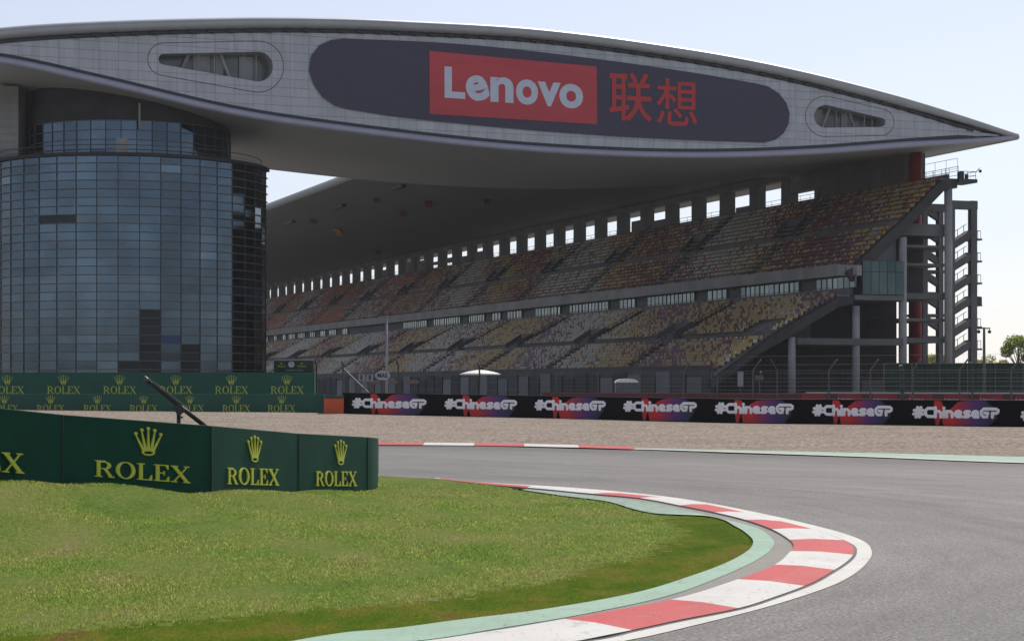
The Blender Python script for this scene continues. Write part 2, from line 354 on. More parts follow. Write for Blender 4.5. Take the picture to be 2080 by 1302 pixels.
def leaf_mat(name, a, b_):
    m, n, b = newmat(name); t = noise(n, .7, 5, .7, vec=objco(n)); r = ramp(n, t.outputs[0], [(.3, a), (.7, b_)])
    n.links.new(r.outputs[0], b.inputs['Base Color']); b.inputs['Roughness'].default_value = .6; b.inputs['Specular IOR Level'].default_value = .2
    tl = N(n, 'ShaderNodeBsdfTranslucent'); n.links.new(mixc(n, 1., r.outputs[0], (1.5,1.5,1.2,1), 'MULTIPLY'), tl.inputs[0]); ms = N(n, 'ShaderNodeMixShader', i_0=.5)
    n.links.new(b.outputs[0], ms.inputs[1]); n.links.new(tl.outputs[0], ms.inputs[2]); n.links.new(ms.outputs[0], n.nodes['Material Output'].inputs['Surface']); return m
M['k_green_worn'] = worn_paint('edge_green_worn', (.27,.37,.31), (.13,.18,.12), .9, 5)
M['leaf'] = leaf_mat('leaf', (.14,.20,.04), (.26,.31,.08))
M['leaf_pale'] = leaf_mat('leaf_pale', (.21,.24,.075), (.34,.34,.13))

# ------------------------------------------------------------------ ground, track, kerbs, lawn
def Z8(l, z=0): return [G(800 + x/1.625, 860 + y/1.625, z)[:2] for x, y in l]
def PX(l): return [G(x, y)[:2] for x, y in l]
far_in = [(-34, 78), (-20, 65), (-9, 54.5)]
W0p = far_in + Z8([(0,178),(300,195),(600,213),(870,238),(1050,265),(1250,305),(1400,340),(1500,368),(1560,395),(1578,425),(1570,450),(1530,490),(1460,530),(1350,570),(1200,615),(1000,665),(780,715)]) + [(-.6,15.1),(-3.2,12.4),(-7,9.5),(-16,4)]
W1p = PX([(885,973.6),(985,981.4),(1101,989.6),(1243,1001.2),(1348,1011.8)]) + Z8([(1050,272),(1250,318),(1380,350),(1470,380),(1520,405),(1527,430),(1510,455),(1460,490),(1380,535),(1260,580),(1150,615),(950,655),(800,688),(680,715)]) + [(-.95,15.3),(-3.5,12.7)]
Kp = PX([(884,974.6),(940,981.5),(1003,988),(1095,995.6),(1206.5,1006.5),(1298.5,1015),(1384.6,1031),(1452,1044.6),(1514,1060),(1569,1080),(1606,1103),(1612,1115),(1606,1124.6),(1575,1152),(1495,1184),(1366,1224),(1144.6,1265),(1034,1284.6),(923,1302)]) + [(-1.75,15.7),(-4.1,13.3)]
Gp = PX([(1060,994),(1150,1003),(1231,1012),(1310,1022),(1375,1034.5),(1424,1045.7),(1477,1058),(1538.5,1075),(1569,1097),(1572,1109),(1560,1124.6),(1526,1146),(1464.6,1174),(1354,1214),(1169,1254),(985,1284.6),(892,1300)]) + [(-2.0,15.8),(-4.3,13.45)]
Lp = PX([(1058,996.5),(1145,1009),(1231,1020),(1329,1044.6),(1440,1051),(1495,1072),(1526,1094),(1530.5,1106),(1520,1121.5),(1477,1146),(1403,1174),(1292,1207.7),(1107.7,1241.5),(923,1265),(800,1281.5),(700,1290)]) + [(-2.5,15.9),(-4.8,13.7)]
outer = [(-40,92),(-20,83)] + PX([(770,905),(963,906),(1175,911.5),(1286,914.5),(1480,921),(1780,930.5),(2080,942)]) + [(22,50),(29,38),(29,22),(22,6),(8,-8),(-10,-14)]
n_ = 240
W0c, W1c, Kc, Gc, Lc = crv(W0p, n_), crv(W1p, 400), crv(Kp, 400), crv(Gp, n_), crv(Lp, n_)
Oc = crv(outer, n_)
def z3(c, z): return [(x, y, z) for x, y in c]
def lerp(A, B, k): return np.asarray(A) * (1 - k) + np.asarray(B) * k

S = 7000
g = MB(); g.add([(-S,-400,-.06),(S,-400,-.06),(S,S,-.06),(-S,S,-.06)], [(0,1,2,3)])
struct(g.build('ground', M['ground']))
# asphalt, laid in lanes that follow the bend so that the rubbered lines do too
K_ = 15; V = []; UV = []
for k in range(K_):
    c = lerp(W0c, Oc, k/(K_-1)); V += z3(c, 0.)
    UV += [(i/n_*14, k/(K_-1)) for i in range(n_)]
Fs = [(k*n_+i, (k+1)*n_+i, (k+1)*n_+i+1, k*n_+i+1) for k in range(K_-1) for i in range(n_-1)]
tr = big('race_track', V, Fs, M['asphalt'])
uvl = tr.data.uv_layers.new(name='lane'); li = np.zeros(len(tr.data.loops), np.int32); tr.data.loops.foreach_get('vertex_index', li)
uvl.data.foreach_set('uv', np.array(UV, np.float32)[li].ravel()); struct(tr)
# white edge line on the inside of the bend
i0 = 20
W1m = crv([tuple(x) for x in far_in] + W1p + [(-8,9.2),(-16.5,3.8)], n_)
# match the line's outer edge to its inner edge point by point
W0d = crv(W0p, 3000)
W0m = np.array([W0d[np.argmin(((W0d - p) ** 2).sum(1))] for p in W1m])
m_ = MB().loft(z3(W0m, .006), z3(W1m, .007)); struct(m_.build('white_edge_line', M['k_line']))
# the kerb: red and white blocks
bo = Z8([(155,186),(490,208),(725,233),(890,246),(1010,270),(1190,296),(1310,326),(1400,352),(1505,389),(1517,437),(1475,487),(1375,543),(1160,615),(800,690)])
bi = Z8([(150,188),(440,217),(660,238),(810,252),(945,277),(1060,300),(1160,325),(1250,357),(1318,392),(1315,430),(1265,475),(1135,525),(920,592),(560,656)])
near = lambda c, p: int(np.argmin(((c - np.array(p)) ** 2).sum(1)))
io = [near(W1c, p) for p in bo] + [399]; ii = [near(Kc, p) for p in bi] + [399]
kb = MB()
for k in range(-1, len(io) - 1):
    a0, a1 = (0, io[0]) if k < 0 else (io[k], io[k+1]); b0, b1 = (0, ii[0]) if k < 0 else (ii[k], ii[k+1])
    A = np.array([W1c[min(399, round(x))] for x in np.linspace(a0, a1, 9)]); B = np.array([Kc[min(399, round(x))] for x in np.linspace(b0, b1, 9)])
    mi = 1 if k >= 0 and k % 2 == 0 else 0
    A2 = lerp(A, B, .04)
    kb.loft(z3(A2, .02), z3(lerp(A, B, .55), .045), mi); kb.loft(z3(lerp(A, B, .55), .045), z3(B, .04), mi)
kb.loft(z3(lerp(W1c, Kc, -.005), .009), z3(lerp(W1c, Kc, .041), .0095), 2); kb.loft(z3(Kc, .04), z3(lerp(W1c, Kc, 1.02), 0.), 3)
kb.loft(z3(lerp(W1c, Kc, .04), .0), z3(lerp(W1c, Kc, .04), .02), 2, True)
struct(kb.build('inner_kerb', [M['k_white'], M['k_red'], M['groove'], M['gutter']]))
Km = np.array([Kc[near(Kc, p)] for p in Gc]); Gm = np.array([Gc[near(Gc, p)] for p in Lc])
m_ = MB().loft(z3(lerp(Gc, Km, 1.06), .012), z3(Gc, .014)); struct(m_.build('kerb_gutter', M['gutter']))
m_ = MB().loft(z3(Gm, .022), z3(lerp(Gm, Lc, 1.02), .026)); m_.loft(z3(Gm, .0), z3(Gm, .022), 0, True)

kw = near(Lc, G(1345,1046)[:2]); m_.m = [1 if (i % (n_-1)) < kw and i < n_-1 else 0 for i in range(len(m_.f))]
struct(m_.build('green_edge_strip', [M['k_green'], M['k_green_worn']]))
# lawn with the mound that carries the boards
WALL = [(-160,963,28.6),(0,975,30),(128,984,31),(430,999,33.7),(607,999,37.4),(747,996,40.8),(760,994,41.2),(768,992,41.9)]
wall_base = []
for px, py, Y in WALL:
    x, y, z = P(px, py, Y); wall_base.append((x, y, z))
ctrl = np.array([(x, y, z) for x, y, z in wall_base] + [(x-1.5, y+3, z*.9) for x, y, z in wall_base] + [(-14,24,.62),(-10,20,.25),(-9,27,.55),(-5,29,.22),(-5,24,.12),(-2,31,.08)] +
                [(x, y, 0.) for x, y in Lc[::6]] + [(x, y, 0.) for x, y in W1m[10:80:6]] + [(-14,10,0),(-20,12,.1),(-24,30,.8),(-24,45,.8)])
edge_pts = np.vstack([Lc, W1m[:90]])
def lawn_z(x, y):
    x = np.atleast_1d(x); y = np.atleast_1d(y); out = np.zeros(len(x))
    for a in range(0, len(x), 20000):
        d2 = (x[a:a+20000, None] - ctrl[None, :, 0])**2 + ((y[a:a+20000, None] - ctrl[None, :, 1]))**2 + .25
        wgt = d2 ** -1.6; out[a:a+20000] = (wgt * ctrl[None, :, 2]).sum(1) / wgt.sum(1)
        de = np.sqrt(((x[a:a+20000, None] - edge_pts[None, ::3, 0])**2 + (y[a:a+20000, None] - edge_pts[None, ::3, 1])**2).min(1))
        out[a:a+20000] *= np.clip(de / 1.2, 0, 1); out[a:a+20000] += .004
    return out
def inside(poly, x, y):
    r = np.zeros(len(x), bool); px_, py_ = poly[-1]
    for qx, qy in poly:
        c = ((qy > y) != (py_ > y)) & (x < (px_ - qx) * (y - qy) / (py_ - qy + 1e-12) + qx); r ^= c; px_, py_ = qx, qy
    return r
Kend = [tuple(x) for x in Kc[:60:6]]; Kend = [p for p in Kend if p[0] < G(1055,996)[0]]
lawn_poly = [tuple(x) for x in W1m[:40] if x[0] < Kend[0][0]] + Kend + [tuple(x) for x in Lc] + [(-9,9),(-26,6),(-40,30),(-46,74)]
Tp = PX([(1329,1045),(1378,1075),(1335,1112),(1231,1149),(1046,1192),(861,1219),(600,1240),(300,1264),(0,1294)]) + [(-8,14.5)]
turf_in = [tuple(x) for x in crv(Tp, 80)] + [(-30,14),(-46,40),(-46,90),(0,60)] + [tuple(x) for x in PX([(900,960),(1250,1000)])]
def is_lawn(x, y):
    jx = .10*np.sin(x*1.9+y*1.3) + rng.normal(0, .16, len(x)); jy = .14*np.sin(y*1.3-x*.9) + rng.normal(0, .22, len(x))
    return inside(turf_in, x + jx*.8, y + jy*.8)
cs = .125
gx, gy = np.meshgrid(np.arange(-30, 8, cs), np.arange(11, 56, cs)); nx, ny = gx.shape[1], gx.shape[0]
cxs = (gx[:-1, :-1] + cs/2).ravel(); cys = (gy[:-1, :-1] + cs/2).ravel()
keep = inside(lawn_poly, cxs, cys); idx = np.arange(nx*ny).reshape(ny, nx)
q = np.stack([idx[:-1, :-1].ravel(), idx[:-1, 1:].ravel(), idx[1:, 1:].ravel(), idx[1:, :-1].ravel()], 1)[keep]
used, inv = np.unique(q, return_inverse=True); q = inv.reshape(-1, 4)
vx, vy = gx.ravel()[used], gy.ravel()[used]
vz = lawn_z(vx, vy) + .012*np.sin(vx*1.9)*np.sin(vy*1.3) * (lawn_z(vx, vy) > .02)
lw = is_lawn(cxs[keep], cys[keep])
struct(big('lawn', np.stack([vx, vy, vz], 1), q, [M['lawn'], M['turf']], mi=np.where(lw, 0, 1), smooth=True))
m_ = MB().add([(-60,8,-.03),(-25,6,-.03),(-25,60,-.03),(-60,100,-.03)], [(0,1,2,3)]); struct(m_.build('outer_lawn', M['lawn']))
# grass blades, thinner on the ground further away
n_b = 420000
yy = 1 / rng.uniform(1/44., 1/13.5, n_b); xx = (rng.uniform(-60, 1620, n_b) - CX) / F * yy * 1.04
ok = inside(lawn_poly, xx, yy); xx, yy = xx[ok], yy[ok]
lwn = is_lawn(xx, yy); zz = lawn_z(xx, yy)
tuft = .5 + .5*np.sin(xx*2.3+np.sin(yy*1.7)*2)*np.sin(yy*1.1+xx*.6)
h = rng.uniform(.009, .023, len(xx)) * np.where(lwn, 1 + .6*tuft, .5); wd = .0020 * yy / 9 * rng.uniform(.7, 1.4, len(xx))
an = rng.uniform(0, 6.283, len(xx)); lx, ly = rng.normal(0, .5, len(xx))*h, rng.normal(0, .5, len(xx))*h
ca, sa = np.cos(an)*wd, np.sin(an)*wd*.6
Vb = np.stack([np.stack([xx-ca, yy-sa, zz-.004], 1), np.stack([xx+ca, yy+sa, zz-.004], 1), np.stack([xx+lx, yy+ly, zz+h], 1)], 1)
sh = rng.uniform(.05, 1, len(xx))
for nm, sel, mt in (('lawn_grass', lwn, 'lawn'), ('turf_grass', ~lwn, 'turf')):
    k = int(sel.sum()); o = big(nm, Vb[sel].reshape(-1, 3), np.arange(3*k).reshape(-1, 3), M[mt], attr={'shade': sh[sel]})
    tag(o, {'lawn_grass': 'mown pale green grass in front of the dark green boards', 'turf_grass': 'smoother darker strip of turf beside the pale green kerb edge'}[nm], 'grass', kind='stuff')
# far side of the track: kerb, white line, green strip
gz = lambda x: float(np.clip(.17 - .0125 * x, 0, .6))
far = np.array(PX([(700,902.5),(765,902.5),(861,903),(963,904),(1065,905.5),(1175,908),(1286,911.5)]))
fk = MB()
for k in range(len(far) - 1):
    a = crv([far[max(k-1,0)], far[k], far[k+1]], 9)[-5:] if k else np.array([far[0], far[1]])
    a = np.array([far[k]*(1-t)+far[k+1]*t for t in np.linspace(0, 1, 5)])
    fk.loft([(x, y-.75, .012) for x, y in a], [(x, y+.75, .06) for x, y in a], 1 if k % 2 else 0)
lk = np.array(PX([(600,903),(1286,911.5)])); fk.loft([(-24,83.8,.012),(far[0][0],far[0][1]-.75,.012)],[(-24,85.3,.06),(far[0][0],far[0][1]+.75,.06)],0)
struct(fk.build('outer_kerb', [M['k_white'], M['k_red']]))
gl = crv(PX([(1286,911.5),(1380,914),(1480,917.5),(1780,927.5),(2080,939)]) + [(22.6,50.4),(30,38),(30,22)], 60)
def off(c, d):
    t = np.gradient(c, axis=0); t /= np.linalg.norm(t, axis=1)[:, None]; return c + np.stack([-t[:, 1], t[:, 0]], 1) * d
m_ = MB().loft(z3(off(gl, -.45), .010), z3(off(gl, .1), .012)); struct(m_.build('outer_white_line', M['k_line']))
wdt = np.clip((np.arange(60) - 3) / 14, 0, 1)[:, None]
t_ = np.gradient(gl, axis=0); t_ /= np.linalg.norm(t_, axis=1)[:, None]; nn = np.stack([-t_[:, 1], t_[:, 0]], 1)
m_ = MB().loft(z3(gl + nn*.1, .014), z3(gl + nn*(.2 + 2.9*wdt), .05)); struct(m_.build('outer_green_strip', M['k_green']))
# gravel trap from the outer kerb to the barriers
ga = np.vstack([[(-60,96)], [(-24,85.0)], far + np.array([0, .6]), gl[2:30] + nn[2:30]*.3]); ga = crv(ga, 90)
gb = crv([(-75,134),(-30,134.3),(-12.5,133.6),(-11.4,133.2),(0,125),(10.3,117.5),(27.3,105.3),(45,92),(60,78),(70,50)], 90)
V = []; gn = 46
for k in range(gn):
    f_ = k/(gn-1); c = lerp(ga, gb, f_)
    V += [(x, y, -.01 + .035*min(1, f_*6) + (gz(x))*f_**1.2 + (.035*math.sin(x*.35+k*.3)*math.sin(k*1.3) + .03*math.sin(k*2.9+x*.05) if 1 < k < gn-1 else 0)) for x, y in c]
Fs = [(k*90+i, k*90+i+1, (k+1)*90+i+1, (k+1)*90+i) for k in range(gn-1) for i in range(89)]
struct(big('gravel_trap', V, Fs, M['gravel'], smooth=True))

# ------------------------------------------------------------------ the wing bridge over the straight
top_px = [(-330,101),(-250,94),(0,60),(200,47),(480,39),(640,39),(800,44),(1100,62),(1400,102),(1600,140),(1800,190),(1950,235),(2066,273)]
bot_px = [(-330,109),(-250,106),(0,129),(200,171),(475,234),(700,268),(1000,302),(1250,318),(1450,321),(1650,314),(1850,299),(2000,289),(2066,282)]
nt_ = 120
tz_top = crv([on_s(x, y, 0) for x, y in top_px], 400); tz_bot = crv([on_s(x, y, 0) for x, y in bot_px], 400)
t0_, t1_ = tz_top[0, 0], tz_top[-1, 0]; ts = np.linspace(t0_, t1_, nt_)
zt = np.interp(ts, tz_top[:, 0], tz_top[:, 1]); zb = np.interp(ts, tz_bot[:, 0], tz_bot[:, 1])
zm = (zt + zb) / 2; zt = np.maximum(zt, zm + .12); zb = np.minimum(zb, zm - .12)
SD = 42.0
wing = thing('wing_bridge', 'huge grey leaf shaped wing building spanning between glass tower and grandstand', 'building', W(0, 20, 0))
h = MB(); b0 = zb + .25; a0 = zt - .25
h.loft([W(.2, t, z) for t, z in zip(ts, a0)], [W(SD, t, z) for t, z in zip(ts, a0)], 0, True)
h.loft([W(SD, t, z) for t, z in zip(ts, a0)], [W(SD, t, z) for t, z in zip(ts, b0)], 0, True)
h.build('roof', M['rim'], wing, smooth=False)
h = MB(); ss = [.25, .8, 1.8, 12, 28, SD]; dz = [0, -.12, -.2, -.25, -.2, 0]
for k in range(5):
    h.loft([W(ss[k], t, z + dz[k]) for t, z in zip(ts, b0)], [W(ss[k+1], t, z + dz[k+1]) for t, z in zip(ts, b0)], 0, True)
h.build('soffit', M['soffit'], wing, smooth=True)
# rounded rims along both edges, meeting at the nose
rt = np.interp(ts, [t0_, t1_ - 16, t1_], [.62, .62, .34]); rb = np.interp(ts, [t0_, t1_ - 16, t1_], [.42, .42, .30])
MB().tube([W(.2, t, z - r*.7) for t, z, r in zip(ts, zt, rt)], list(rt), 12).build('upper_rim', M['rim'], wing, smooth=True)
MB().tube([W(.2, t, z + r*.8) for t, z, r in zip(ts, zb, rb)], list(rb), 12).build('lower_rim', M['rim2'], wing, smooth=True)
MB().tube([W(.2 + k*SD/8, t1_ + .1, (zt[-1]+zb[-1])/2) for k in range(9)], .42, 10).build('end_rim', M['rim'], wing, smooth=True)
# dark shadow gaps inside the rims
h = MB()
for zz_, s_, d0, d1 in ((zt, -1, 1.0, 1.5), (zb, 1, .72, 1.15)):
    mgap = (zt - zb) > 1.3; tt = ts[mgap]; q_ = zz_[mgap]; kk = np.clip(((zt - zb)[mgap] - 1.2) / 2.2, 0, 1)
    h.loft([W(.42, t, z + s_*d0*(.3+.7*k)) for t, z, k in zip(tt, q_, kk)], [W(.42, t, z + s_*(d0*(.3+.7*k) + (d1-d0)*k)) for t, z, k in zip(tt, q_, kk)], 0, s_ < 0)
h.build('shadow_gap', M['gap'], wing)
# the facade sheet, with its two window openings cut out
def hull2(c1, r1, c2, r2, grow=0, n=40):           # outline round two circles, photo pixels -> facade
    pts = [(c1[0]+(r1+grow)*math.cos(a), c1[1]+(r1+grow)*math.sin(a)) for a in np.linspace(0, 2*math.pi, 60)] + \
          [(c2[0]+(r2+grow)*math.cos(a), c2[1]+(r2+grow)*math.sin(a)) for a in np.linspace(0, 2*math.pi, 60)]
    pts = sorted(set((round(x, 4), round(y, 4)) for x, y in pts))
    def half(ps):
        o = []
        for p in ps:
            while len(o) > 1 and (o[-1][0]-o[-2][0])*(p[1]-o[-2][1]) - (o[-1][1]-o[-2][1])*(p[0]-o[-2][0]) <= 0: o.pop()
            o.append(p)
        return o[:-1]
    return half(pts) + half(pts[::-1])
def fill2(loops, ext=0.):                          # flat filled shape (with holes) -> (verts, faces)
    c = bpy.data.curves.new('f', 'CURVE'); c.dimensions = '2D'; c.fill_mode = 'BOTH' if ext else 'FRONT'; c.extrude = ext
    for L in loops:
        sp = c.splines.new('POLY'); sp.points.add(len(L) - 1); sp.use_cyclic_u = True
        for p, (x, y) in zip(sp.points, L): p.co = (x, y, 0, 1)
    return curve_mesh(c)
def curve_mesh(c):
    o = bpy.data.objects.new('f', c); COL.objects.link(o); dg = bpy.context.evaluated_depsgraph_get(); dg.update()
    me = bpy.data.meshes.new_from_object(o.evaluated_get(dg))
    v = [tuple(x.co) for x in me.vertices]; f = [tuple(p.vertices) for p in me.polygons]
    bpy.data.objects.remove(o); bpy.data.curves.remove(c); bpy.data.meshes.remove(me); return v, f
def text2(body, bold=0., size=1., ext=.02):
    c = bpy.data.curves.new('t', 'FONT'); c.body = body; c.size = size; c.offset = bold; c.extrude = ext; c.resolution_u = 4
    return curve_mesh(c)
def on_face(vf, fn, name, mat, parent):            # shape (x, y, depth) -> surface
    v, f = vf; mb = MB(); mb.add([fn(*p) for p in v], f); return mb.build(name, mat, parent)
win = [((333,121), 11, (524,136), 30), ((1677,237), 23, (1789,249), 9)]
fpx = lambda s: (lambda x, y, d=0.: W(s - d, *on_s(x, y, s - d)))
mk = (zt - zb) > 1.25; tf = ts[mk]
FS = .45
gp = (zt - zb)[mk]; ol = [(t, z - min(1.15, .47*g_)) for t, z, g_ in zip(tf, zt[mk], gp)] + [(t, z + min(.8, .37*g_)) for t, z, g_ in zip(tf[::-1], zb[mk][::-1], gp[::-1])]
ol = [p for p in ol]
loops = [ol] + [[on_s(x, y, FS) for x, y in hull2(*q)] for q in win]
v, f = fill2(loops); h = MB(); h.add([W(FS, t, z) for t, z, _ in v], f); h.build('facade', M['facade'], wing)
for q in win:
    inner = [on_s(x, y, FS) for x, y in hull2(*q)]; n_i = len(inner)
    wf = MB(); wf.loft([W(FS-.03, t, z) for t, z in inner + inner[:1]], [W(FS+2.4, t, z) for t, z in inner + inner[:1]], 0)
    fo = wf.build('window', M['rim'], wing)
    v, f = fill2([inner]); h = MB(); h.add([W(FS+2.35, t, z) for t, z, _ in v], f)
    me = h.build('pane', M['wing_glass'], fo)
    # joint line round the opening
    ou = [on_s(x, y, FS) for x, y in hull2(*q, grow=22 if q[1] < 20 else 18)]
    MB().tube([W(FS-.0, t, z) for t, z in ou + ou[:1]], .045, 6, cap=False).build('joint_line', M['concrete_dark'], fo)
    # struts and sills seen behind the opening
    x0, x1 = min(p[0] for p in inner), max(p[0] for p in inner); z0, z1 = min(p[1] for p in inner), max(p[1] for p in inner)
    L_ = x1 - x0
    wide = inner
    def zspan(t):
        zs = [p[1] for p in wide if abs(p[0]-t) < .9] or [z0, z1]; return min(zs), max(zs)
    for a, b_ in (((.33, .48), (.53, .60), (.74, .86)) if q[1] < 20 else ((.10, .24), (.50, .62))):
        ta, tb = x0 + L_*a, x0 + L_*b_; la, ha = zspan(ta+.7); lb, hb = zspan(tb-.7); lo_, hi_ = max(la, lb), min(ha, hb)
        MB().bst(FS+2.2, FS+2.25, ta, tb, lo_, lo_ + (hi_-lo_)*.92).build('blind', M['blind'], fo)
    for a, b_ in ((.18, .30), (.55, .66)):
        ta, tb = x0 + L_*a, x0 + L_*b_; la, ha = zspan(ta); lb, hb = zspan(tb)
        MB().bar(W(FS+1.5, ta, (la if a < .4 else ha)), W(FS+1.5, tb, (hb if a < .4 else lb)), .3, .3).build('strut', M['concrete'], fo)
    for a in (.36, .50, .76, .87):
        ta = x0 + L_*a; la, ha = zspan(ta); MB().bar(W(FS+.95, ta, la), W(FS+.95, ta, ha), .1, .1).build('strut', M['concrete'], fo)
# brackets under the upper rim
bk = None
for k, t in enumerate(np.arange(t0_ + 24, t1_ - 6, 2.1)):
    if len([c for c in wing.children if c.name.startswith('bracket')]) > 68: break
    z = float(np.interp(t, ts, zt)) - 1.28
    if bk is None:
        bk = MB().bst(.1, .45, t-.42, t+.42, z-.09, z+.09).bst(.0, .25, t+.1, t+.34, z-.25, z-.06).build('bracket', M['dark_steel'], wing); bz = (t, z)
    else:
        o = bk.copy(); COL.objects.link(o); o.parent = wing; d_ = Vector(W(0, t, z)) - Vector(W(0, *bz)); o.location = d_
# red column that carries the nose, and the tower core
MB().tube([W(10, 59.75, 0), W(10, 59.75, 34)], .86, 24).build('support_column', M['red'], wing, smooth=True)
# antenna on the roof
MB().tube([W(14, 14.5, 40), W(14, 14.5, 45.2)], .05, 5).tube([W(14, 14.2, 44.8), W(14, 14.8, 44.8)], .05, 5).build('antenna', M['pole'], wing)

# ------------------------------------------------------------------ the banner on the wing
bn = thing('advertising_banner', 'dark purple rounded banner with a red box of pale lettering on the wing facade', 'banner', W(.3, 12, 33))
def arc(cx, cy, rx, ry, a0, a1, n=14): return [(cx+rx*math.cos(R(a)), cy+ry*math.sin(R(a))) for a in np.linspace(a0, a1, n)]
topb = crv([(697,79),(870,86),(1000,96),(1200,119),(1400,147),(1535,170)], 30).tolist()
botb = crv([(1553,290),(1400,285),(1212,275),(1000,258),(800,237),(705,222)], 30).tolist()
out = topb + [(1560,176),(1582,190),(1597,209),(1604,230),(1602,252),(1592,271),(1576,284)] + botb + [(680,215),(655,197),(637,172),(628,143),(632,115),(648,93),(672,82)]
fb = fpx(.32)
def board2(loop, fn, d, name, mat, par, th=.06):   # solid sheet from a pixel outline
    v, f = fill2([loop], th); return on_face((v, f), lambda x, y, z: fn(x, y, d + z), name, mat, par)
board2(out, fb, 0, 'sheet', M['banner'], bn)
board2([(872,104),(1212,136),(1213,253),(873,232)], fb, .1, 'red_box', M['banner_red'], bn, .02)
def put_text(body, bold, x0, x1, y0, y1, slope, fn, d, name, mat, par, w_=None):
    v, f = text2(body, bold) if isinstance(body, str) else body
    a = np.array(v); mn, mx = a.min(0), a.max(0)
    def mp(x, y, z):
        u = (x - mn[0]) / (mx[0] - mn[0]); q = (y - mn[1]) / (mx[1] - mn[1])
        X = x0 + u*(x1-x0); return fn(X, y1 + (y0-y1)*q + slope*(X-x0), d + (.012 if z > 0 else -.012))
    return on_face((v, f), mp, name, mat, par)
# letters one by one so that spacing and the tilted e follow the sign
for ch, x0, x1, y0, y1 in (('L',903,945,135.5,199),('n',996,1043,156,207),('o',1048,1093,160.5,212),('v',1092,1139,166,215),('o',1136,1184.5,169.5,219.5)):
    put_text(ch, .035, x0, x1, y0, y1, .065, lambda x, y, d, b=x0: fb(x, y, d), .13, 'lettering', M['banner_letter'], bn)
v, f = text2('e', .035); a = math.radians(17); cx_, cy_ = .29, .27
v = [(cx_+(x-cx_)*math.cos(a)-(y-cy_)*math.sin(a), cy_+(x-cx_)*math.sin(a)+(y-cy_)*math.cos(a), z) for x, y, z in v]
put_text((v, f), 0, 946, 995, 152, 204, .065, fb, .13, 'lettering', M['banner_letter'], bn)
put_text('联', .012, 1237, 1325, 146, 245, .055, fb, .1, 'lettering', M['banner_glyph'], bn)
put_text('想', .006, 1333, 1417, 159, 254, .055, fb, .1, 'lettering', M['banner_glyph'], bn)

# ------------------------------------------------------------------ the glass tower under the wing
tcx, tcy = (263 - CX) / F * 226.5, 226.5
twr = thing('glass_tower', 'round blue glass tower with horizontal louvre rings under the wing', 'tower', (tcx, tcy, 0))
def drum(rad, z0, z1, rows, name, mat, jit, a0=-180, a1=0, step=8.3, dark=()):
    V = []; Fc = []; tint = []
    angs = np.arange(a0, a1 + .1, step); zs = np.linspace(z0, z1, rows + 1); rr = random.Random(3); rowt = [rr.uniform(-.12, .12) for _ in range(rows)]
    for i in range(len(angs) - 1):
        colt = rr.uniform(-.15, .15)
        for k in range(rows):
            A, B = R(angs[i]), R(angs[i+1]); b = len(V); e1, e2, e3, e4 = (rr.gauss(0, jit) for _ in range(4))
            q = lambda an, z, e: (tcx + (rad+e)*math.cos(an), tcy + (rad+e)*math.sin(an), z)
            e_ = rr.gauss(0, jit)
            V += [q(A, zs[k]+.02, e1), q(B, zs[k]+.02, e2), q(B, zs[k+1]-.02, e2+e_), q(A, zs[k+1]-.02, e1+e_)]; Fc.append((b, b+1, b+2, b+3))
            t = .42 + colt*1.3 + rowt[k] + rr.uniform(-.08, .08); u = rr.random(); am = (angs[i] + angs[i+1])/2; zm_ = (zs[k] + zs[k+1])/2; t = max(.06, t)
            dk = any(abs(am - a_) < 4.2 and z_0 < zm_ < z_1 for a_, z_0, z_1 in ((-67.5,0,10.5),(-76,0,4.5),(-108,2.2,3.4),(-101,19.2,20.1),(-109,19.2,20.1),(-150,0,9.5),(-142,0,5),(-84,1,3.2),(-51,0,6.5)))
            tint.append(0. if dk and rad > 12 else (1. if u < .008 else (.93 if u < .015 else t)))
    return big(name, V, Fc, mat, twr, attr={'tint': tint})
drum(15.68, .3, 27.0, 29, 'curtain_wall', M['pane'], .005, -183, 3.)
drum(11.6, 27.0, 31.2, 4, 'upper_glazing', M['pane'], .004, -183, 3.)
def ring(rad, z, hgt, dep, mb, a0=-183, a1=3, n=64, mi=0):
    an = [R(a) for a in np.linspace(a0, a1, n)]
    c = lambda r, zz: [(tcx + r*math.cos(a), tcy + r*math.sin(a), zz) for a in an]
    mb.loft(c(rad+dep, z), c(rad+dep, z+hgt), mi); mb.loft(c(rad+dep, z+hgt), c(rad-.1, z+hgt), mi); mb.loft(c(rad-.1, z), c(rad+dep, z), mi)
rg = MB()
for k in range(30): ring(15.68, .3 + 26.7*k/29 - .04, .08, .17, rg)
for k in range(5): ring(11.6, 27 + 4.2*k/4 - .04, .08, .08, rg)
rg.build('louvre_ring', M['mullion'], twr)
mu = MB()
for a in np.arange(-183, 4, 8.3):
    for rad, z0, z1 in ((15.68, .2, 27.0), (11.6, 27, 31.2)):
        x, y = tcx + (rad+.02)*math.cos(R(a)), tcy + (rad+.02)*math.sin(R(a)); mu.bar((x, y, z0), (x, y, z1), .09, .12)
mu.build('mullion', M['gap'], twr)
cl = MB(); ring(11.4, 31.2, 1.9, 0, cl); ring(11.0, 33.1, 2.4, 0, cl); 
an = [R(a) for a in np.linspace(0, 360, 65)]
cl.add([(tcx + 15.7*math.cos(a), tcy + 15.7*math.sin(a), 27.02) for a in an], [tuple(range(64))])
ring(15.68, 26.85, .35, .35, cl)
cl.build('collar', M['dark_room'], twr)
MB().tube([(tcx + 15.1*math.cos(a), tcy + 15.1*math.sin(a), 28.1) for a in an], .05, 5).tube([(tcx + 15.1*math.cos(a), tcy + 15.1*math.sin(a), 27.6) for a in an], .03, 4).build('roof_railing', M['rail'], twr)
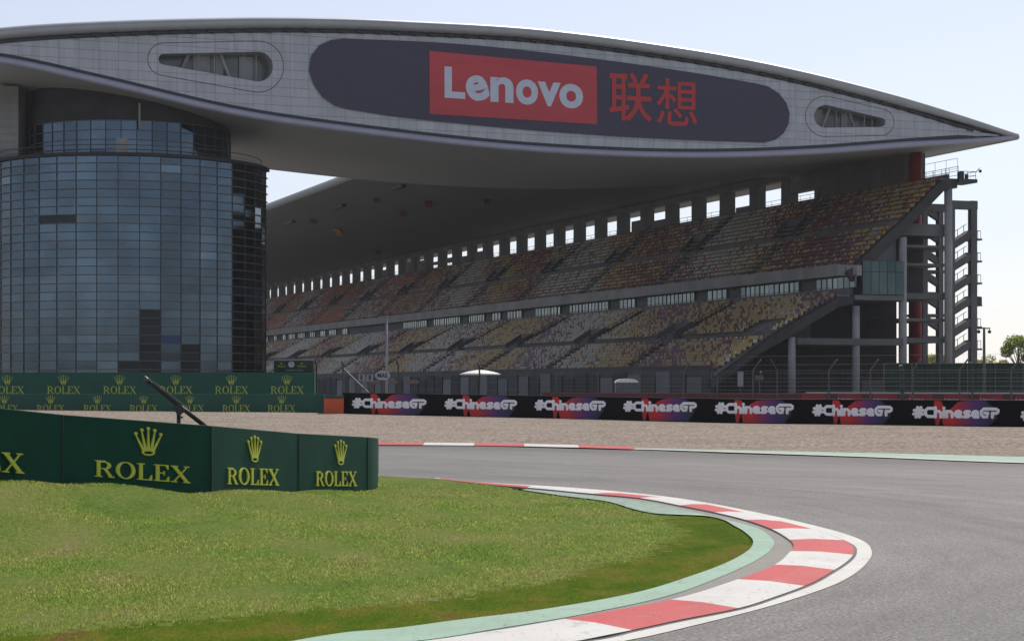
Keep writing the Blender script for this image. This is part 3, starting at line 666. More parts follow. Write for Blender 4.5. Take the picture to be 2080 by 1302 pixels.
bd = MB(); ring(15.4, 0, 27, 0, bd, -183, 180, 90); ring(11.3, 27, 6.5, 0, bd, -180, 180, 60); bd.build('core', M['dark_room'], twr)
# a small service door and a drain pipe between the drum and the soffit
x, y = tcx + 11.75*math.cos(R(-83)), tcy + 11.75*math.sin(R(-83)); MB().bar((x, y, 27.1), (x, y, 29.2), 1.25, .12).build('door', M['concrete'], twr)
x, y = tcx + 12.3*math.cos(R(-74)), tcy + 12.3*math.sin(R(-74)); MB().tube([(x, y, 30.2), (x, y, 33.0)], .11, 6).build('drain_pipe', M['concrete'], twr)
# grey pier that rises from the drum to the wing
x0, x1 = P(-14, 700, 219)[0], P(37, 700, 219)[0]
pr = MB().box(x0, x1, 219, 224, 27.1, 35.5)
for k in range(8): pr.box(x0-.05, x1+.06, 218.88, 218.99, 27.6+k*.85, 27.72+k*.85)
pr.build('pier', M['concrete'], twr)
xg = P(92, 700, 222)[0]; lg = MB().box(x1+.02, xg, 222.2, 224, 27.1, 36).build('link_block', M['dark_room'], twr)
V = []; Fc = []
for i in range(2):
    for k in range(3):
        a, b_ = x1+.05+(xg-x1)*i/2, x1+(xg-x1)*(i+1)/2-.03; b = len(V); V += [(a,222.15,27.15+.95*k),(b_,222.15,27.15+.95*k),(b_,222.15,28.05+.95*k),(a,222.15,28.05+.95*k)]; Fc.append((b,b+1,b+2,b+3))
big('pane', V, Fc, M['pane'], lg, attr={'tint': [.5,.6,.4,.55,.5,.6]})

# ------------------------------------------------------------------ the grandstand
S0, S1 = 3.0, 425.0
gs = thing('grandstand', 'long two tier grandstand of worn yellow and grey seats beside the straight', 'grandstand', W(S0, 40, 0))
def steps(t, z, n, dt, dz): return [(q, (z + dz*k) if j == 0 else z + dz*k) for k in range(n) for j, q in ((0, t + dt*k), (1, t + dt*(k+1)))]
LA, LB = (26.8, 3.9, 9, .74, .455), (34.7, 8.7, 13, .72, .375)
UA, UB = (45.4, 17.0, 8, .75, .64), (52.6, 23.0, 8, .75, .69)
lo_prof = [(26.8, 2.6)] + steps(*LA) + [(33.46, 8.0), (34.7, 8.0)] + steps(*LB) + [(44.06, 13.6), (46.0, 13.6), (46.0, 12.4), (43.6, 12.2), (34.6, 7.0), (33.2, 6.7)]
up_prof = [(45.4, 16.2)] + steps(*UA) + [(51.4, 22.2), (52.6, 22.2)] + steps(*UB) + [(58.6, 28.6), (61.6, 28.6), (61.6, 27.4), (58.8, 27.0), (52.4, 20.6), (51.2, 20.2)]
MB().prism(lo_prof, S0, S1).build('lower_terrace', M['tread'], gs)
MB().prism(up_prof, S0, S1).build('upper_terrace', M['tread'], gs)
MB().bst(S0, S1, 26.2, 26.79, 0, 4.75).build('front_wall', M['front_wall'], gs)
wpn = None
for k in range(46):
    s = S0 + 1 + 4.6*k; mt = ('kiosk', 'dark_room', 'front_wall', 'shade_concrete', 'sill')[(k*7 + k//3) % 5]
    MB().bst(s, s+4.1, 26.02, 26.19, .2 + .3*(k % 2), 3.3 + .35*(k % 3)).build('wall_panel', M[mt], gs)
for k in range(3): MB().bst(118 + 12*k, 126 + 12*k, 25.95, 26.01, 2.6, 3.3).build('red_sign', M['maroon_board'], gs)
h = MB(); h.prism([(44.9, 16.0), (44.9, 17.45), (45.25, 17.5), (45.38, 17.0), (45.38, 15.9)], S0 + 1.2, S1)
h.hexa([W(S0-1.4,46.2,15.9), W(S0-1.4,46.9,15.9), W(S0+1.19,45.38,15.9), W(S0+1.19,44.9,16.0), W(S0-1.4,46.2,17.2), W(S0-1.4,46.9,17.2), W(S0+1.19,45.38,17.3), W(S0+1.19,44.9,17.4)])
h.build('tier_fascia', M['concrete'], gs)
MB().bst(S0+.5, S1, 45.95, 46.3, 13.61, 14.5).build('window_sill_wall', M['sill'], gs)
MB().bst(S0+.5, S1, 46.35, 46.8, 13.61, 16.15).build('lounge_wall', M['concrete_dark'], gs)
# glazing of the lounge level, bay by bay
rr = random.Random(11)
bays = []
for px0, px1 in ((1656,1736),(1504,1622),(1436,1475),(1314,1410),(1258,1289),(1155,1235),(1086,1137),(1029,1059),(998,1016),(950,983),(879,934),(818,866)):
    bays.append((s_on_t(px1, 46.0), s_on_t(px0, 46.0)))
a = bays[-1][1] + 45
while a < 410: bays.append((a, a + rr.choice((3.5, 5, 7)))); a += 10.3
wfirst = None
for k, (a, b_) in enumerate(bays):
    npn = max(2, round((b_-a)/1.45)); V = []; Fc = []; ti = []
    for j in range(npn):
        x0, x1 = a + (b_-a)*j/npn + .04, a + (b_-a)*(j+1)/npn - .04; i_ = len(V); e = rr.gauss(0, .02)
        V += [W(x0, 46.1+e, 14.5), W(x1, 46.1-e, 14.5), W(x1, 46.1-e, 15.95), W(x0, 46.1+e, 15.95)]; Fc.append((i_, i_+1, i_+2, i_+3)); ti.append(rr.uniform(.1, .8))
    fr = MB()
    for z0, z1 in ((14.44, 14.5), (15.95, 16.05)): fr.bst(a-.1, b_+.1, 46.02, 46.3, z0, z1)
    for j in range(npn+1): x = a + (b_-a)*j/npn; fr.bst(x-.04, x+.04, 46.02, 46.25, 14.5, 15.95)
    fo = fr.build('window', M['rail'], gs); big('pane', V, Fc, M['band_glass'], fo, attr={'tint': ti})
# colonnade at the back of the upper tier
pier = None; n_p = 0
for k in range(37):
    s = 46.5 + 10.3*k
    top = 33.9 if s > 46 else 32.4
    if pier is None: pier = MB().bst(s-1.2, s+1.2, 60.1, 61.7, 28.0, 33.9).build('pier', M['concrete_dark'], gs); ps = s
    else:
        o = pier.copy(); COL.objects.link(o); o.parent = gs; o.location = Vector(W(s, 0, 0)) - Vector(W(ps, 0, 0))
MB().bst(44, S1, 60.0, 61.6, 32.65, 33.9).bst(S0, S1, 60.2, 60.4, 28.6, 29.15).build('lintel', M['concrete_dark'], gs)
h = MB()
for s, a, b_ in ((56,28.6,29.9),(87,28.6,30.4),(96.5,28.6,31),(180,28.6,31),(190,28.6,30.6),(200,29.8,30.9),(210,29.9,30.6),(222,28.6,31.5),(231,28.6,31.7),(251,28.6,31)):
    h = MB().bst(s+.9, s+7.6, 60.6, 61.2, a, b_); h.build('equipment_box', M['dark_steel'], gs)
MB().bst(S0+.6, S0+1.0, 49.6, 53.0, 17.85, 21.6).build('wall_panel', M['sill'], gs)
MB().bst(S0+5, S0+5.4, 53.9, 59.7, 14.0, 21.2).build('wall_panel', M['shade_concrete'], gs)
h = MB().bst(12, 34, 59.3, 62.5, 28.6, 33.2).bst(34, 46, 60.2, 62, 30.6, 33.0).bst(36.6, 37.8, 60.2, 62, 28.6, 30.6).bst(34,35.2,60.2,62,28.6,30.6); h.build('upper_room', M['concrete_dark'], gs)
# handrail along the very back, seen through the openings
h = MB()
for z in (29.2, 29.75, 30.3): h.tube([W(4, 62.4, z), W(S1, 62.4, z)], .035, 4)
for k in range(140): s = 4 + 3*k; h.tube([W(s, 62.4, 28.4), W(s, 62.4, 30.3)], .03, 4)
h.build('back_railing', M['rail'], gs)
# rails along the walkways and the fronts of the tiers
def railing(t, z, s0, s1, name='railing', hgt=.9, step=2.4):
    h = MB(); h.tube([W(s0, t, z+hgt), W(s1, t, z+hgt)], .03, 4).tube([W(s0, t, z+hgt*.5), W(s1, t, z+hgt*.5)], .02, 4)
    s = s0
    while s <= s1: h.tube([W(s, t, z), W(s, t, z+hgt)], .025, 4); s += step
    return h.build(name, M['rail'], gs)
railing(33.6, 8.0, S0, 330); railing(44.3, 13.6, S0+2, 330); railing(51.55, 22.2, S0, 330); railing(45.1, 17.4, S0+2, 330, hgt=.45)
# aisles: stair rails and the mouths of the stairways
AI = [30.6*k - .4 for k in range(1, 14)]
for s in AI:
    h = MB()
    for (t, z, n, dt, dz) in (LA, LB, UA, UB):
        h.bar(W(s, t+.2, z+.9), W(s, t+dt*n, z+dz*n+.9), .07, .07)
        for k in range(0, n+1, 2): h.bar(W(s, t+.2+dt*k*.96, z+dz*k), W(s, t+.2+dt*k*.96, z+dz*k+.9), .06, .06)
        for k in range(n): h.bst(s-.85, s+.85, t+dt*k+.02, t+dt*k+dt*.9, z+dz*k, z+dz*k+dz*.5)
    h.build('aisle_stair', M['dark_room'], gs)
    for (t, z, dt, dz, nn_, w_) in ((34.75, 8.0, .72, .375, 4, 5.6), (52.65, 22.2, .75, .69, 3, 5.2)):
        d = MB(); sA = s + .9; L_ = dt*nn_; H_ = 2.3
        for x in (sA, sA + w_):
            d.hexa([W(x-.15, t, z), W(x+.15, t, z), W(x+.15, t+L_, z+dz*nn_+.6), W(x-.15, t+L_, z+dz*nn_+.6), W(x-.15, t, z+1.2), W(x+.15, t, z+1.2), W(x+.15, t+L_, z+dz*nn_+1.5), W(x-.15, t+L_, z+dz*nn_+1.5)], 0)
        d.bst(sA, sA+w_, t+L_-.1, t+L_+.2, z+.1, z+dz*nn_+1.4, 0)
        d.hexa([W(sA+.16,t+.02,z+dz+.02),W(sA+w_-.16,t+.02,z+dz+.02),W(sA+w_-.16,t+L_-.11,z+dz*nn_+.4),W(sA+.16,t+L_-.11,z+dz*nn_+.4),W(sA+.16,t+.02,z+dz+.06),W(sA+w_-.16,t+.02,z+dz+.06),W(sA+w_-.16,t+L_-.11,z+dz*nn_+.44),W(sA+.16,t+L_-.11,z+dz*nn_+.44)], 1)
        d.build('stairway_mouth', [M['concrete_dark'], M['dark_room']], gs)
# the seats
seat_t = [((-.21,0,.40),(.21,0,.40),(.21,.42,.40),(-.21,.42,.40),(-.21,0,.47),(.21,0,.47),(.21,.42,.45),(-.21,.42,.45)),
          ((-.21,.37,.45),(.21,.37,.45),(.20,.44,.45),(-.20,.44,.45),(-.19,.43,.86),(.19,.43,.86),(.19,.48,.86),(-.19,.48,.86))]
st = np.array(seat_t, float).reshape(16, 3)
bf = [(3,2,1,0),(4,5,6,7),(0,1,5,4),(1,2,6,5),(2,3,7,6),(3,0,4,7)]
sf = np.array(bf + [tuple(i+8 for i in q) for q in bf])
PS = []; HUE = []
def wave(s, r, per, ph, k=1.1): return .5 + .5*np.sin((s - k*r)*6.283/per + ph)
rowid = 0
for ti_, (t, z, n, dt, dz) in enumerate((LA, LB, UA, UB)):
    for k in range(n):
        s = np.arange(S0 - .55, S1 - 2, .56)
        s = s[np.min(np.abs(s[:, None] - np.array(AI)[None]), 1) > 1.25]
        if ti_ in (1, 3) and k < (4 if ti_ == 1 else 3):
            for a in AI: s = s[(s < a + .6) | (s > a + (6.8 if ti_ == 1 else 6.4))]
        if ti_ == 1 and k < 4: s = s[(s < 4.) | (s > 11)]
        r = rowid + k; up = ti_ > 1
        far_ = np.clip((s - 190) / 60, 0, 1) if up else np.clip((s-330)/60, 0, 1)
        g_ = wave(s, r, 63, 2.4 if not up else .6, 1.3)**2 * np.clip((s-20)/40, .12, 1)*1.3 + .06
        y_ = .50 + .28*wave(s, r, 41, 1.) ; m__ = .15 + .85*wave(s, r, 52, 4. if up else 1.5, 1.6)**3 * (1.25 if up else .5); p_ = .10 + .85*wave(s, r, 47, 5.2, 1.5)**4
        o_ = .04 + 1.8*far_*wave(s, r, 60, 3., 1.8) + (.12 if up else 0)
        y_ = y_*(1-.6*far_); g_ = g_*(1-.3*far_)
        Wt = np.stack([y_, g_*1.25, m__, p_, o_], 1)**1.45; Wt /= Wt.sum(1, keepdims=True)
        c = (rng.random(len(s))[:, None] > np.cumsum(Wt, 1)).sum(1)
        PS.append(np.stack([s, np.full(len(s), t + .26), np.full(len(s), z + dz*k)], 1)); PS[-1][:, 1] += dt*k; HUE.append(c)
    rowid += n
PS = np.vstack(PS); HUE = np.concatenate(HUE).clip(0, 4)
def w3(a): return np.stack([a[..., 1]*CT - a[..., 0]*ST, OY + a[..., 1]*ST + a[..., 0]*CT, a[..., 2]], -1)
wp = w3(PS); order = np.argsort(wp[:, 1] + (PS[:, 2] > 14)*2); near_i = order[:100]; rest = order[100:]
def seat_world(i): return w3(PS[i][:, None, :] + st[None])
sv = seat_world(rest); Fa = (sf[None] + (np.arange(len(rest))*16)[:, None, None]).reshape(-1, 4)
o = big('seat_rows', sv.reshape(-1, 3), Fa, M['seats'], gs, attr={'hue': np.repeat(HUE[rest]*.2 + .1, 12)}); o['kind'] = 'stuff'
sm = []
for nm in ('seat_yellow', 'seat_grey', 'seat_maroon', 'seat_purple', 'seat_orange'):
    me = bpy.data.meshes.new('seat'); me.from_pydata(w3(st).tolist(), [], sf.tolist()); me.materials.append(M[nm]); sm.append(me)
base = Vector(W(0, 0, 0)); gl_ = gs.location
for i in near_i:
    o = link('seat', sm[HUE[i]], gs); o.location = Vector(W(*PS[i])) - base - gl_
# near end: raking beams, columns, glazed room, slabs
h = MB(); h.prism([(26.7,3.0),(33.4,7.4),(34.7,8.4),(44.2,13.3),(46,13.3),(46,12.4),(44.0,12.0),(34.6,6.9),(33.3,6.3),(26.7,2.0)], S0-.9, S0-.02); h.build('raking_beam', M['shade_concrete'], gs)
h = MB(); h.prism([(45.2,16.3),(51.4,21.7),(52.6,22.6),(58.8,28.3),(60.9,28.5),(60.9,27.5),(59.2,27.0),(52.6,20.9),(46.0,15.2)], S0-.9, S0-.02); h.build('raking_beam', M['shade_concrete'], gs)
for t, z in ((37.7, 8.2), (46.7, 12.2), (53.4, 20.9), (60.05, 27.4)):
    MB().tube([W(S0-.3, t, 0), W(S0-.3, t, z)], .52 if t > 50 else .48, 16).build('column', M['concrete'], gs, smooth=True)
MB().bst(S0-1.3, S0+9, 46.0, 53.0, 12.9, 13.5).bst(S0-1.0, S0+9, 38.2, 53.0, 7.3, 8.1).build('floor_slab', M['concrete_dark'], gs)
gx = MB().bst(S0-1.2, S0+9, 47.1, 53.0, 13.52, 17.8).build('glazed_room', M['dark_room'], gs)
V = []; Fc = []; ti = []; xs = np.linspace(47.1, 53.0, 6); zs_ = (13.6, 16.4, 17.8)
for i in range(5):
    for j in range(2):
        b = len(V); V += [W(S0-1.25, xs[i]+.04, zs_[j]+.03), W(S0-1.25, xs[i+1]-.04, zs_[j]+.03), W(S0-1.25, xs[i+1]-.04, zs_[j+1]-.03), W(S0-1.25, xs[i]+.04, zs_[j+1]-.03)]; Fc.append((b, b+1, b+2, b+3)); ti.append(rr.uniform(.1, .7))
big('pane', V, Fc, M['box_glass'], gx, attr={'tint': ti})
# dark undercroft behind the columns
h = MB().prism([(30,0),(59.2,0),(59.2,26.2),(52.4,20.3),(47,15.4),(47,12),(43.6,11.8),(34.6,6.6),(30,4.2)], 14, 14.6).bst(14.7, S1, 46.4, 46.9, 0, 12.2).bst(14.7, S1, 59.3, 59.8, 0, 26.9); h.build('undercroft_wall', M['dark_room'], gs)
for t0, t1, z0, z1 in ((42.0, 46.2, 8.2, 12.1), (53.8,57.0,0,3)): MB().bst(13.4, 13.9, t0, t1, z0, z1).build('wall_panel', M['kiosk'], gs)
# floor slabs of the end stair
for z, th, ta in ((22.0, 1.5, 53.6), (19.9, .3, 53.9), (17.6, .3, 53.9), (13.6, .75, 53.9), (10.6, .35, 53.9), (8.0, .6, 53.9)):
    MB().bst(S0+.4, 12.5, ta, 60.6, z-th/2, z+th/2).build('stair_landing', M['concrete_dark'], gs)
railing(60.4, 28.6, S0, 11, hgt=1.3, step=1.8); railing(61.6, 28.6, S0, 11, hgt=2.6, step=2.6)
MB().bst(S0-1.5, S0+2, 60.9, 63.6, 28.0, 28.45).build('camera_platform', M['dark_steel'], gs)
h = MB(); h.bst(S0-.3, S0+.3, 61.8, 62.4, 28.45, 29.5).bst(S0-.2, S0+.2, 62.8, 63.1, 28.45, 29.2)
h.build('equipment_case', M['dark_steel'], gs)
h = MB().tube([W(S0-1.4, 61, 29.4), W(S0-1.4, 63.4, 29.4), W(S0+1.9, 63.4, 29.4)], .04, 5).tube([W(S0-1.4, 61, 28.9), W(S0-1.4, 63.4, 28.9), W(S0+1.9, 63.4, 28.9)], .03, 5)
for t in (61, 62.2, 63.4): h.tube([W(S0-1.4, t, 28.4), W(S0-1.4, t, 29.4)], .035, 5)
h.tube([W(S0-1.4, 63.4, 29.3), W(S0-1.5, 63.9, 29.9)], .05, 5).sphere(W(S0-1.5, 64.0, 29.5), .22, 8); h.build('platform_railing', M['dark_steel'], gs)
# the stand roof behind the wing
prof = [(13.5,38.0),(13.2,38.35),(13.25,38.9),(13.8,39.5),(16,40.3),(30,41.6),(48,40.5),(62,37.2),(69,34.2),(69,33.4),(60,33.6),(45,34.6),(30,35.9)]
rf = MB().prism(prof, 44.5, S1 + 5); rf.build('roof', M['roof_under'], gs)
# things fixed under the roof
def soff(px, py):
    u, v = (px - CX)/F, (HZ - py)/F
    for Y in np.arange(255, 640, .5):
        x, z = u*Y, HC + v*Y; t = x*CT + (Y-OY)*ST
        if z > np.interp(t, [13.5, 30, 45, 60], [38, 35.9, 34.6, 33.6]): return x, Y, z
    return x, Y, z
for px, py, wd, mt, nm, lab in ((687,470,20,'hang_yellow','pennant','yellow pennant fixed under the dark stand roof above the seats'),(765,405,8,'hang_red','pennant',None),(870,413,14,'hang_red','pennant',None),(818,432,12,'hang_red','pennant',None),(636,448,8,'hang_red','pennant',None),(990,407,8,'hang_red','pennant',None),(768,512,10,'hang_red','pennant',None),
                                (690,417,11,'black','loudspeaker',None),(810,378,12,'black','loudspeaker',None),(590,450,10,'black','loudspeaker',None)):
    x, y, z = soff(px, py); s_ = wd/F*y/2; d = Vector((-ST, CT, 0))
    h = MB(); c = Vector((x, y, z - .25))
    if nm == 'loudspeaker': h.bar(c - d*3 , c + d*3, .9, .55); h.bar(c + Vector((0,0,.2)), c + Vector((.01,0,1.2)), .12, .12)
    else: a_ = d*s_*6.5 + Vector((CT, ST, 0))*s_*2.2; h.bar(c - a_, c + a_, 1.5 if mt == 'hang_yellow' else 1.1, .3)
    h.build(nm, M[mt], gs)

# ------------------------------------------------------------------ stair tower beside the stand
SS = 14.0
tw = thing('stair_tower', 'open concrete stair tower with zigzag flights beside the grandstand end', 'stair tower', W(SS, 67, 0))
def tz(px, py): return on_s(px, py, SS)
for px, wd in ((1880, .75), (1912, .75), (1934, .95), (1979, .95)):
    t, _ = tz(px, 700); zt_ = tz(px, 408)[1] if px > 1920 else tz(px, 415)[1]
    MB().bst(SS, SS+.8, t-wd/2, t+wd/2, 0, zt_).build('post', M['concrete_dark'], tw)
ta, tb = tz(1927, 0)[0], tz(1986, 0)[0]; zt_ = tz(1950, 408)[1]
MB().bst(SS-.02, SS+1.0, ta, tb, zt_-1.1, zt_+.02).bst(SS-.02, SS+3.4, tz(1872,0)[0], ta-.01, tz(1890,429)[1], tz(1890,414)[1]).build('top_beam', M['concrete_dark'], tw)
for k in range(6):
    dy = 44.6*k
    (t_a, z_a), (t_b, z_b) = tz(1938, 507+dy), tz(1974, 484+dy)
    f_ = MB().hexa([W(SS+.1,t_a,z_a),W(SS+.1,t_b,z_b),W(SS+1.5,t_b,z_b),W(SS+1.5,t_a,z_a),W(SS+.1,t_a,z_a+1.1),W(SS+.1,t_b,z_b+1.1),W(SS+1.5,t_b,z_b+1.1),W(SS+1.5,t_a,z_a+1.1)]).build('flight', M['concrete_dark'], tw)
    hr = MB().tube([W(SS+1.3,t_a,z_a+2.0),W(SS+1.3,t_b,z_b+2.0)], .04, 5)
    for q in (.15, .5, .85): hr.tube([W(SS+1.3,t_a+(t_b-t_a)*q,z_a+(z_b-z_a)*q+1.05),W(SS+1.3,t_a+(t_b-t_a)*q,z_a+(z_b-z_a)*q+2.0)], .05, 5)
    hr.build('handrail', M['rail'], f_)
    (t_c, z_c), (t_d, z_d) = tz(1880, 430+dy), tz(1914, 452+dy)
    if k < 6: MB().hexa([W(SS+.2,t_c,z_c),W(SS+.2,t_d,z_d),W(SS+.9,t_d,z_d),W(SS+.9,t_c,z_c),W(SS+.2,t_c,z_c+1.0),W(SS+.2,t_d,z_d+1.0),W(SS+.9,t_d,z_d+1.0),W(SS+.9,t_c,z_c+1.0)]).build('flight', M['concrete_dark'], tw)
    MB().bst(SS+.2, SS+3.4, tz(1868,0)[0], tz(1924,0)[0], tz(1900,462+dy)[1]-.18, tz(1900,462+dy)[1]+.18).build('landing', M['concrete_dark'], tw)
    t_e, t_f, z_e = tz(1982, 0)[0], tz(1997, 0)[0], tz(1990, 486+dy)[1]
    bal = MB().bst(SS+.2, SS+3.0, t_e, t_f, z_e-.14, z_e+.1)
    if k == 3: bal.bst(SS+.2, SS+.4, t_e, t_f-.05, z_e+.1, z_e+1.1)
    bo_ = bal.build('balcony', M['dark_steel'] if k == 3 else M['concrete_dark'], tw)
    r_ = MB()
    for tt in (t_e+.1, (t_e+t_f)/2, t_f-.12): r_.tube([W(SS+.4, tt, z_e), W(SS+.4, tt, z_e+1.15)], .035, 5)
    r_.tube([W(SS+.4,t_e,z_e+1.15),W(SS+.4,t_f-.12,z_e+1.15),W(SS+2.9,t_f-.12,z_e+1.15)], .035, 5).tube([W(SS+2.9,t_f-.12,z_e+1.15),W(SS+2.9,t_f-.12,z_e)], .035, 5)
    r_.build('balcony_rail', M['rail'], bo_)

# ------------------------------------------------------------------ lettering drawn as outlines
def ell(cx, cy, rx, ry, a0=0, a1=360, n=20): return [(cx+rx*math.cos(R(a)), cy+ry*math.sin(R(a))) for a in np.linspace(a0, a1, n)]
rc = lambda x0, x1, y0, y1: [(x0,y0),(x1,y0),(x1,y1),(x0,y1)]
s_ = .065
G_R = [[rc(0,.37,0,s_)], [rc(.1,.28,s_,1-s_)], [rc(0,.55,1-s_,1)],
       [[(.28,.935),(.52,.935)] + ell(.54,.71,.29,.225,88,-88,14) + [(.52,.485),(.28,.485),(.28,.545),(.5,.545)] + ell(.52,.71,.12,.165,-85,85,12) + [(.5,.875),(.28,.875)]],
       [[(.44,.485),(.62,.485),(.9,s_),(.72,s_)]], [rc(.70,1.0,0,s_)]]
G_O = [[ell(.5,.5,.5,.52,0,345,28), ell(.5,.5,.31,.455,0,345,28)]]
G_L = [[rc(0,.76,0,s_)], [rc(.1,.28,s_,1-s_)], [rc(0,.38,1-s_,1)], [[(.60,s_),(.76,s_),(.76,.33),(.72,.33)]]]
G_E = [[rc(0,.78,0,s_)], [rc(.1,.28,s_,1-s_)], [rc(0,.74,1-s_,1)], [rc(.28,.5,.475,.535)], [rc(.5,.55,.37,.64)], [[(.63,s_),(.78,s_),(.78,.31),(.74,.31)]], [[(.60,1-s_),(.74,1-s_),(.74,.72),(.70,.72)]]]
G_X = [[[(.06,1-s_),(.28,1-s_),(.92,s_),(.70,s_)]], [[(.13,s_),(.21,s_),(.47,.42),(.43,.475)]], [[(.525,.58),(.565,.53),(.84,1-s_),(.75,1-s_)]],
       [rc(0,.36,1-s_,1)], [rc(.66,.94,1-s_,1)], [rc(0,.31,0,s_)], [rc(.62,1.0,0,s_)]]
def word(glyphs):
    V = []; Fc = []; x = 0
    for gl__, wd in glyphs:
        for loops in gl__:
            v, f = fill2(loops, .01); b = len(V); V += [(p[0]+x, p[1], p[2]) for p in v]; Fc += [[i+b for i in q] for q in f]
        x += wd + .10
    return V, Fc
ROLEX = word([(G_R,.98),(G_O,1.0),(G_L,.76),(G_E,.78),(G_X,1.0)]); R_ONLY = word([(G_R, .98)])
def crown():
    shapes = [[[(-.30,.30)] + [(.30,.30)] + ell(0,.12,.26,.12,20,-200,16), ell(0,.11,.19,.055,0,345,18)]]
    for xb, xt, yt in ((-.255,-.50,.80),(-.135,-.26,.94),(0,0,1.0),(.135,.26,.94),(.255,.50,.80)):
        shapes.append([[(xb-.055,.302),(xb+.055,.302),(xt+.02,yt-.055),(xt-.02,yt-.055)]]); shapes.append([ell(xt,yt,.062,.062,0,340,14)])
    V = []; Fc = []
    for loops in shapes:
        v, f = fill2(loops, .01); b = len(V); V += [tuple(p) for p in v]; Fc += [[i+b for i in q] for q in f]
    return V, Fc
CROWN = crown()
def vplane(A, B):                                  # upright plane through two ground points: sight line -> point d in front
    ax, ay, bx, by = A[0], A[1], B[0], B[1]; L = math.hypot(bx-ax, by-ay); nx_, ny_ = (by-ay)/L, -(bx-ax)/L
    if ax*nx_ + ay*ny_ > 0: nx_, ny_ = -nx_, -ny_
    def fn(px, py, d=0.):
        u = (px-CX)/F; Y = (ax*nx_ + ay*ny_) / (u*nx_ + ny_); p = P(px, py, Y)
        return (p[0] + nx_*d, p[1] + ny_*d, p[2])
    return fn
# ------------------------------------------------------------------ green boards on the mound
base_pt = lambda px, py, Y: P(px, py, Y)
WL = [(-330,950,27.2,800),(-160,963,28.6,812),(128,986,31,842),(430,999,33.7,864.5),(607,999,37.4,880)]
WR = [(607,999,37.4,880),(747,996,40.8,887.5)]
END = [(747,996,40.8,887.5),(755,995,41.05,888.3),(762,994,41.4,889),(767,993,41.9,889.5),(769,992,42.6,890)]
def board(name, label, pts, decor, smooth=False):
    A = [P(p[0], p[1], p[2]) for p in pts]; T = [P(p[0], p[3], p[2])[2] for p in pts]
    o = thing(name, label, 'advertising board', A[0], 'green boards along the mound')
    th = .28; mb = MB(); n = len(A)
    fr = [Vector((a[0], a[1], 0)) for a in A]; bk = []
    for i in range(n):
        d = (fr[min(i+1, n-1)] - fr[max(i-1, 0)]).normalized(); bk.append(fr[i] + Vector((-d.y, d.x, 0))*th)
    V = []
    for i in range(n): V += [(fr[i].x, fr[i].y, A[i][2]-.1), (fr[i].x, fr[i].y, T[i]), (bk[i].x, bk[i].y, T[i]), (bk[i].x, bk[i].y, A[i][2]-.1)]
    Fc = []
    for i in range(n-1):
        for k in range(4): Fc.append((4*i+k, 4*i+(k+1)%4, 4*i+4+(k+1)%4, 4*i+4+k))
    Fc += [(0,3,2,1), (4*n-4,4*n-3,4*n-2,4*n-1)]
    mb.add(V, [f[::-1] for f in Fc]); b = mb.build('panel', M['green_board'], o)
    bv = b.modifiers.new('b', 'BEVEL'); bv.width = .012; bv.segments = 2; bv.limit_method = 'ANGLE'; bv.angle_limit = R(40)
    fn = vplane(A[0], A[-1])
    for kind, x0, x1, y0, y1, sl_ in decor:
        put_text({'w': ROLEX, 'c': CROWN, 'r': R_ONLY}[kind], 0, x0, x1, y0, y1, sl_, fn, .016, 'emblem' if kind == 'c' else 'lettering', M['gold'], o)
    # base skirt and joint batten
    MB().bar((A[0][0], A[0][1]-.012, A[0][2]), (A[0][0], A[0][1]-.012, T[0]-.01), .022, .02).build('joint', M['black'], o)
    return o
board('advertising_board', 'dark green board on the mound showing only the last letters of its yellow word', WL[0:3], [('w',-172,47,904,946,.075),('c',-105,-40,835,898,.05)])
board('advertising_board', 'dark green board with a wide yellow crown and word behind the leaning black pole', WL[2:4], [('w',191,385,933,968,.072),('c',271,328,866,924,.04)])
board('advertising_board', 'dark green board with a narrow yellow crown between the wide crown and the end board', WL[3:5], [('w',460,565,948.5,983.5,.03),('c',501,530,884,938,.02)])
board('advertising_board', 'dark green board with the smallest yellow crown next to the rounded barrier end', WR, [('w',640,723,956,987,.008),('c',678,703,893,944,.005)])
board('advertising_board', 'rounded green end piece of the boards nearest the track kerb', END, [('r',757,768.5,957,986,0)])

# ------------------------------------------------------------------ far green walls
def wall_things(name, label, Y, x0, x1, ytop, yb, decor, mat):
    A, B = P(x0, yb, Y), P(x1, yb, Y); zt_ = P(x0, ytop, Y)[2]
    o = thing(name, label, 'barrier', (A[0], A[1], A[2])); MB().box(A[0], B[0], Y, Y+.8, A[2]-.3, zt_).build('panel', M[mat], o)
    fn = vplane((A[0], Y), (B[0], Y))
    for kind, xa, xb, ya, yb_ in decor: put_text({'w': ROLEX, 'c': CROWN}[kind], 0, xa, xb, ya, yb_, 0, fn, .02, 'emblem' if kind == 'c' else 'lettering', M['gold_far'], o)
    return o, fn
dl = []
for c in (103,198,292,386,480,572,9,-85): dl += [('w',c-28,c+28,822,837), ('c',c-9,c+9,803.5,820)]
wall_things('barrier_wall', 'low dark green tyre wall at the far edge of the gravel with yellow words', 133.6, -160, 658, 800, 838, dl, 'green_far')
du = []
for c in (129,243,357,470,583,15,-99): du += [('w',c-33,c+34,784,800), ('c',c-11,c+11,762,781.5)]
wall_things('barrier_wall', 'taller dark green wall standing behind the low tyre wall under the glass tower', 140, -190, 639, 756.5, 830, du, 'green_far')
ck, fn = wall_things('clock_board', 'small dark board with a white clock face on top of the tall green wall', 140.2, 556, 637, 731, 756.3, [('w',565,580,742,745.5),('w',605,622,742,745.5),('c',569,575,736,740),('c',610,616,736,740)], 'screen')
MB().tube([fn(556,731.3,.03), fn(637,731.3,.03)], .05, 5).tube([fn(581,752.5,.03), fn(616,752.5,.03)], .03, 5).build('frame', M['pole'], ck)
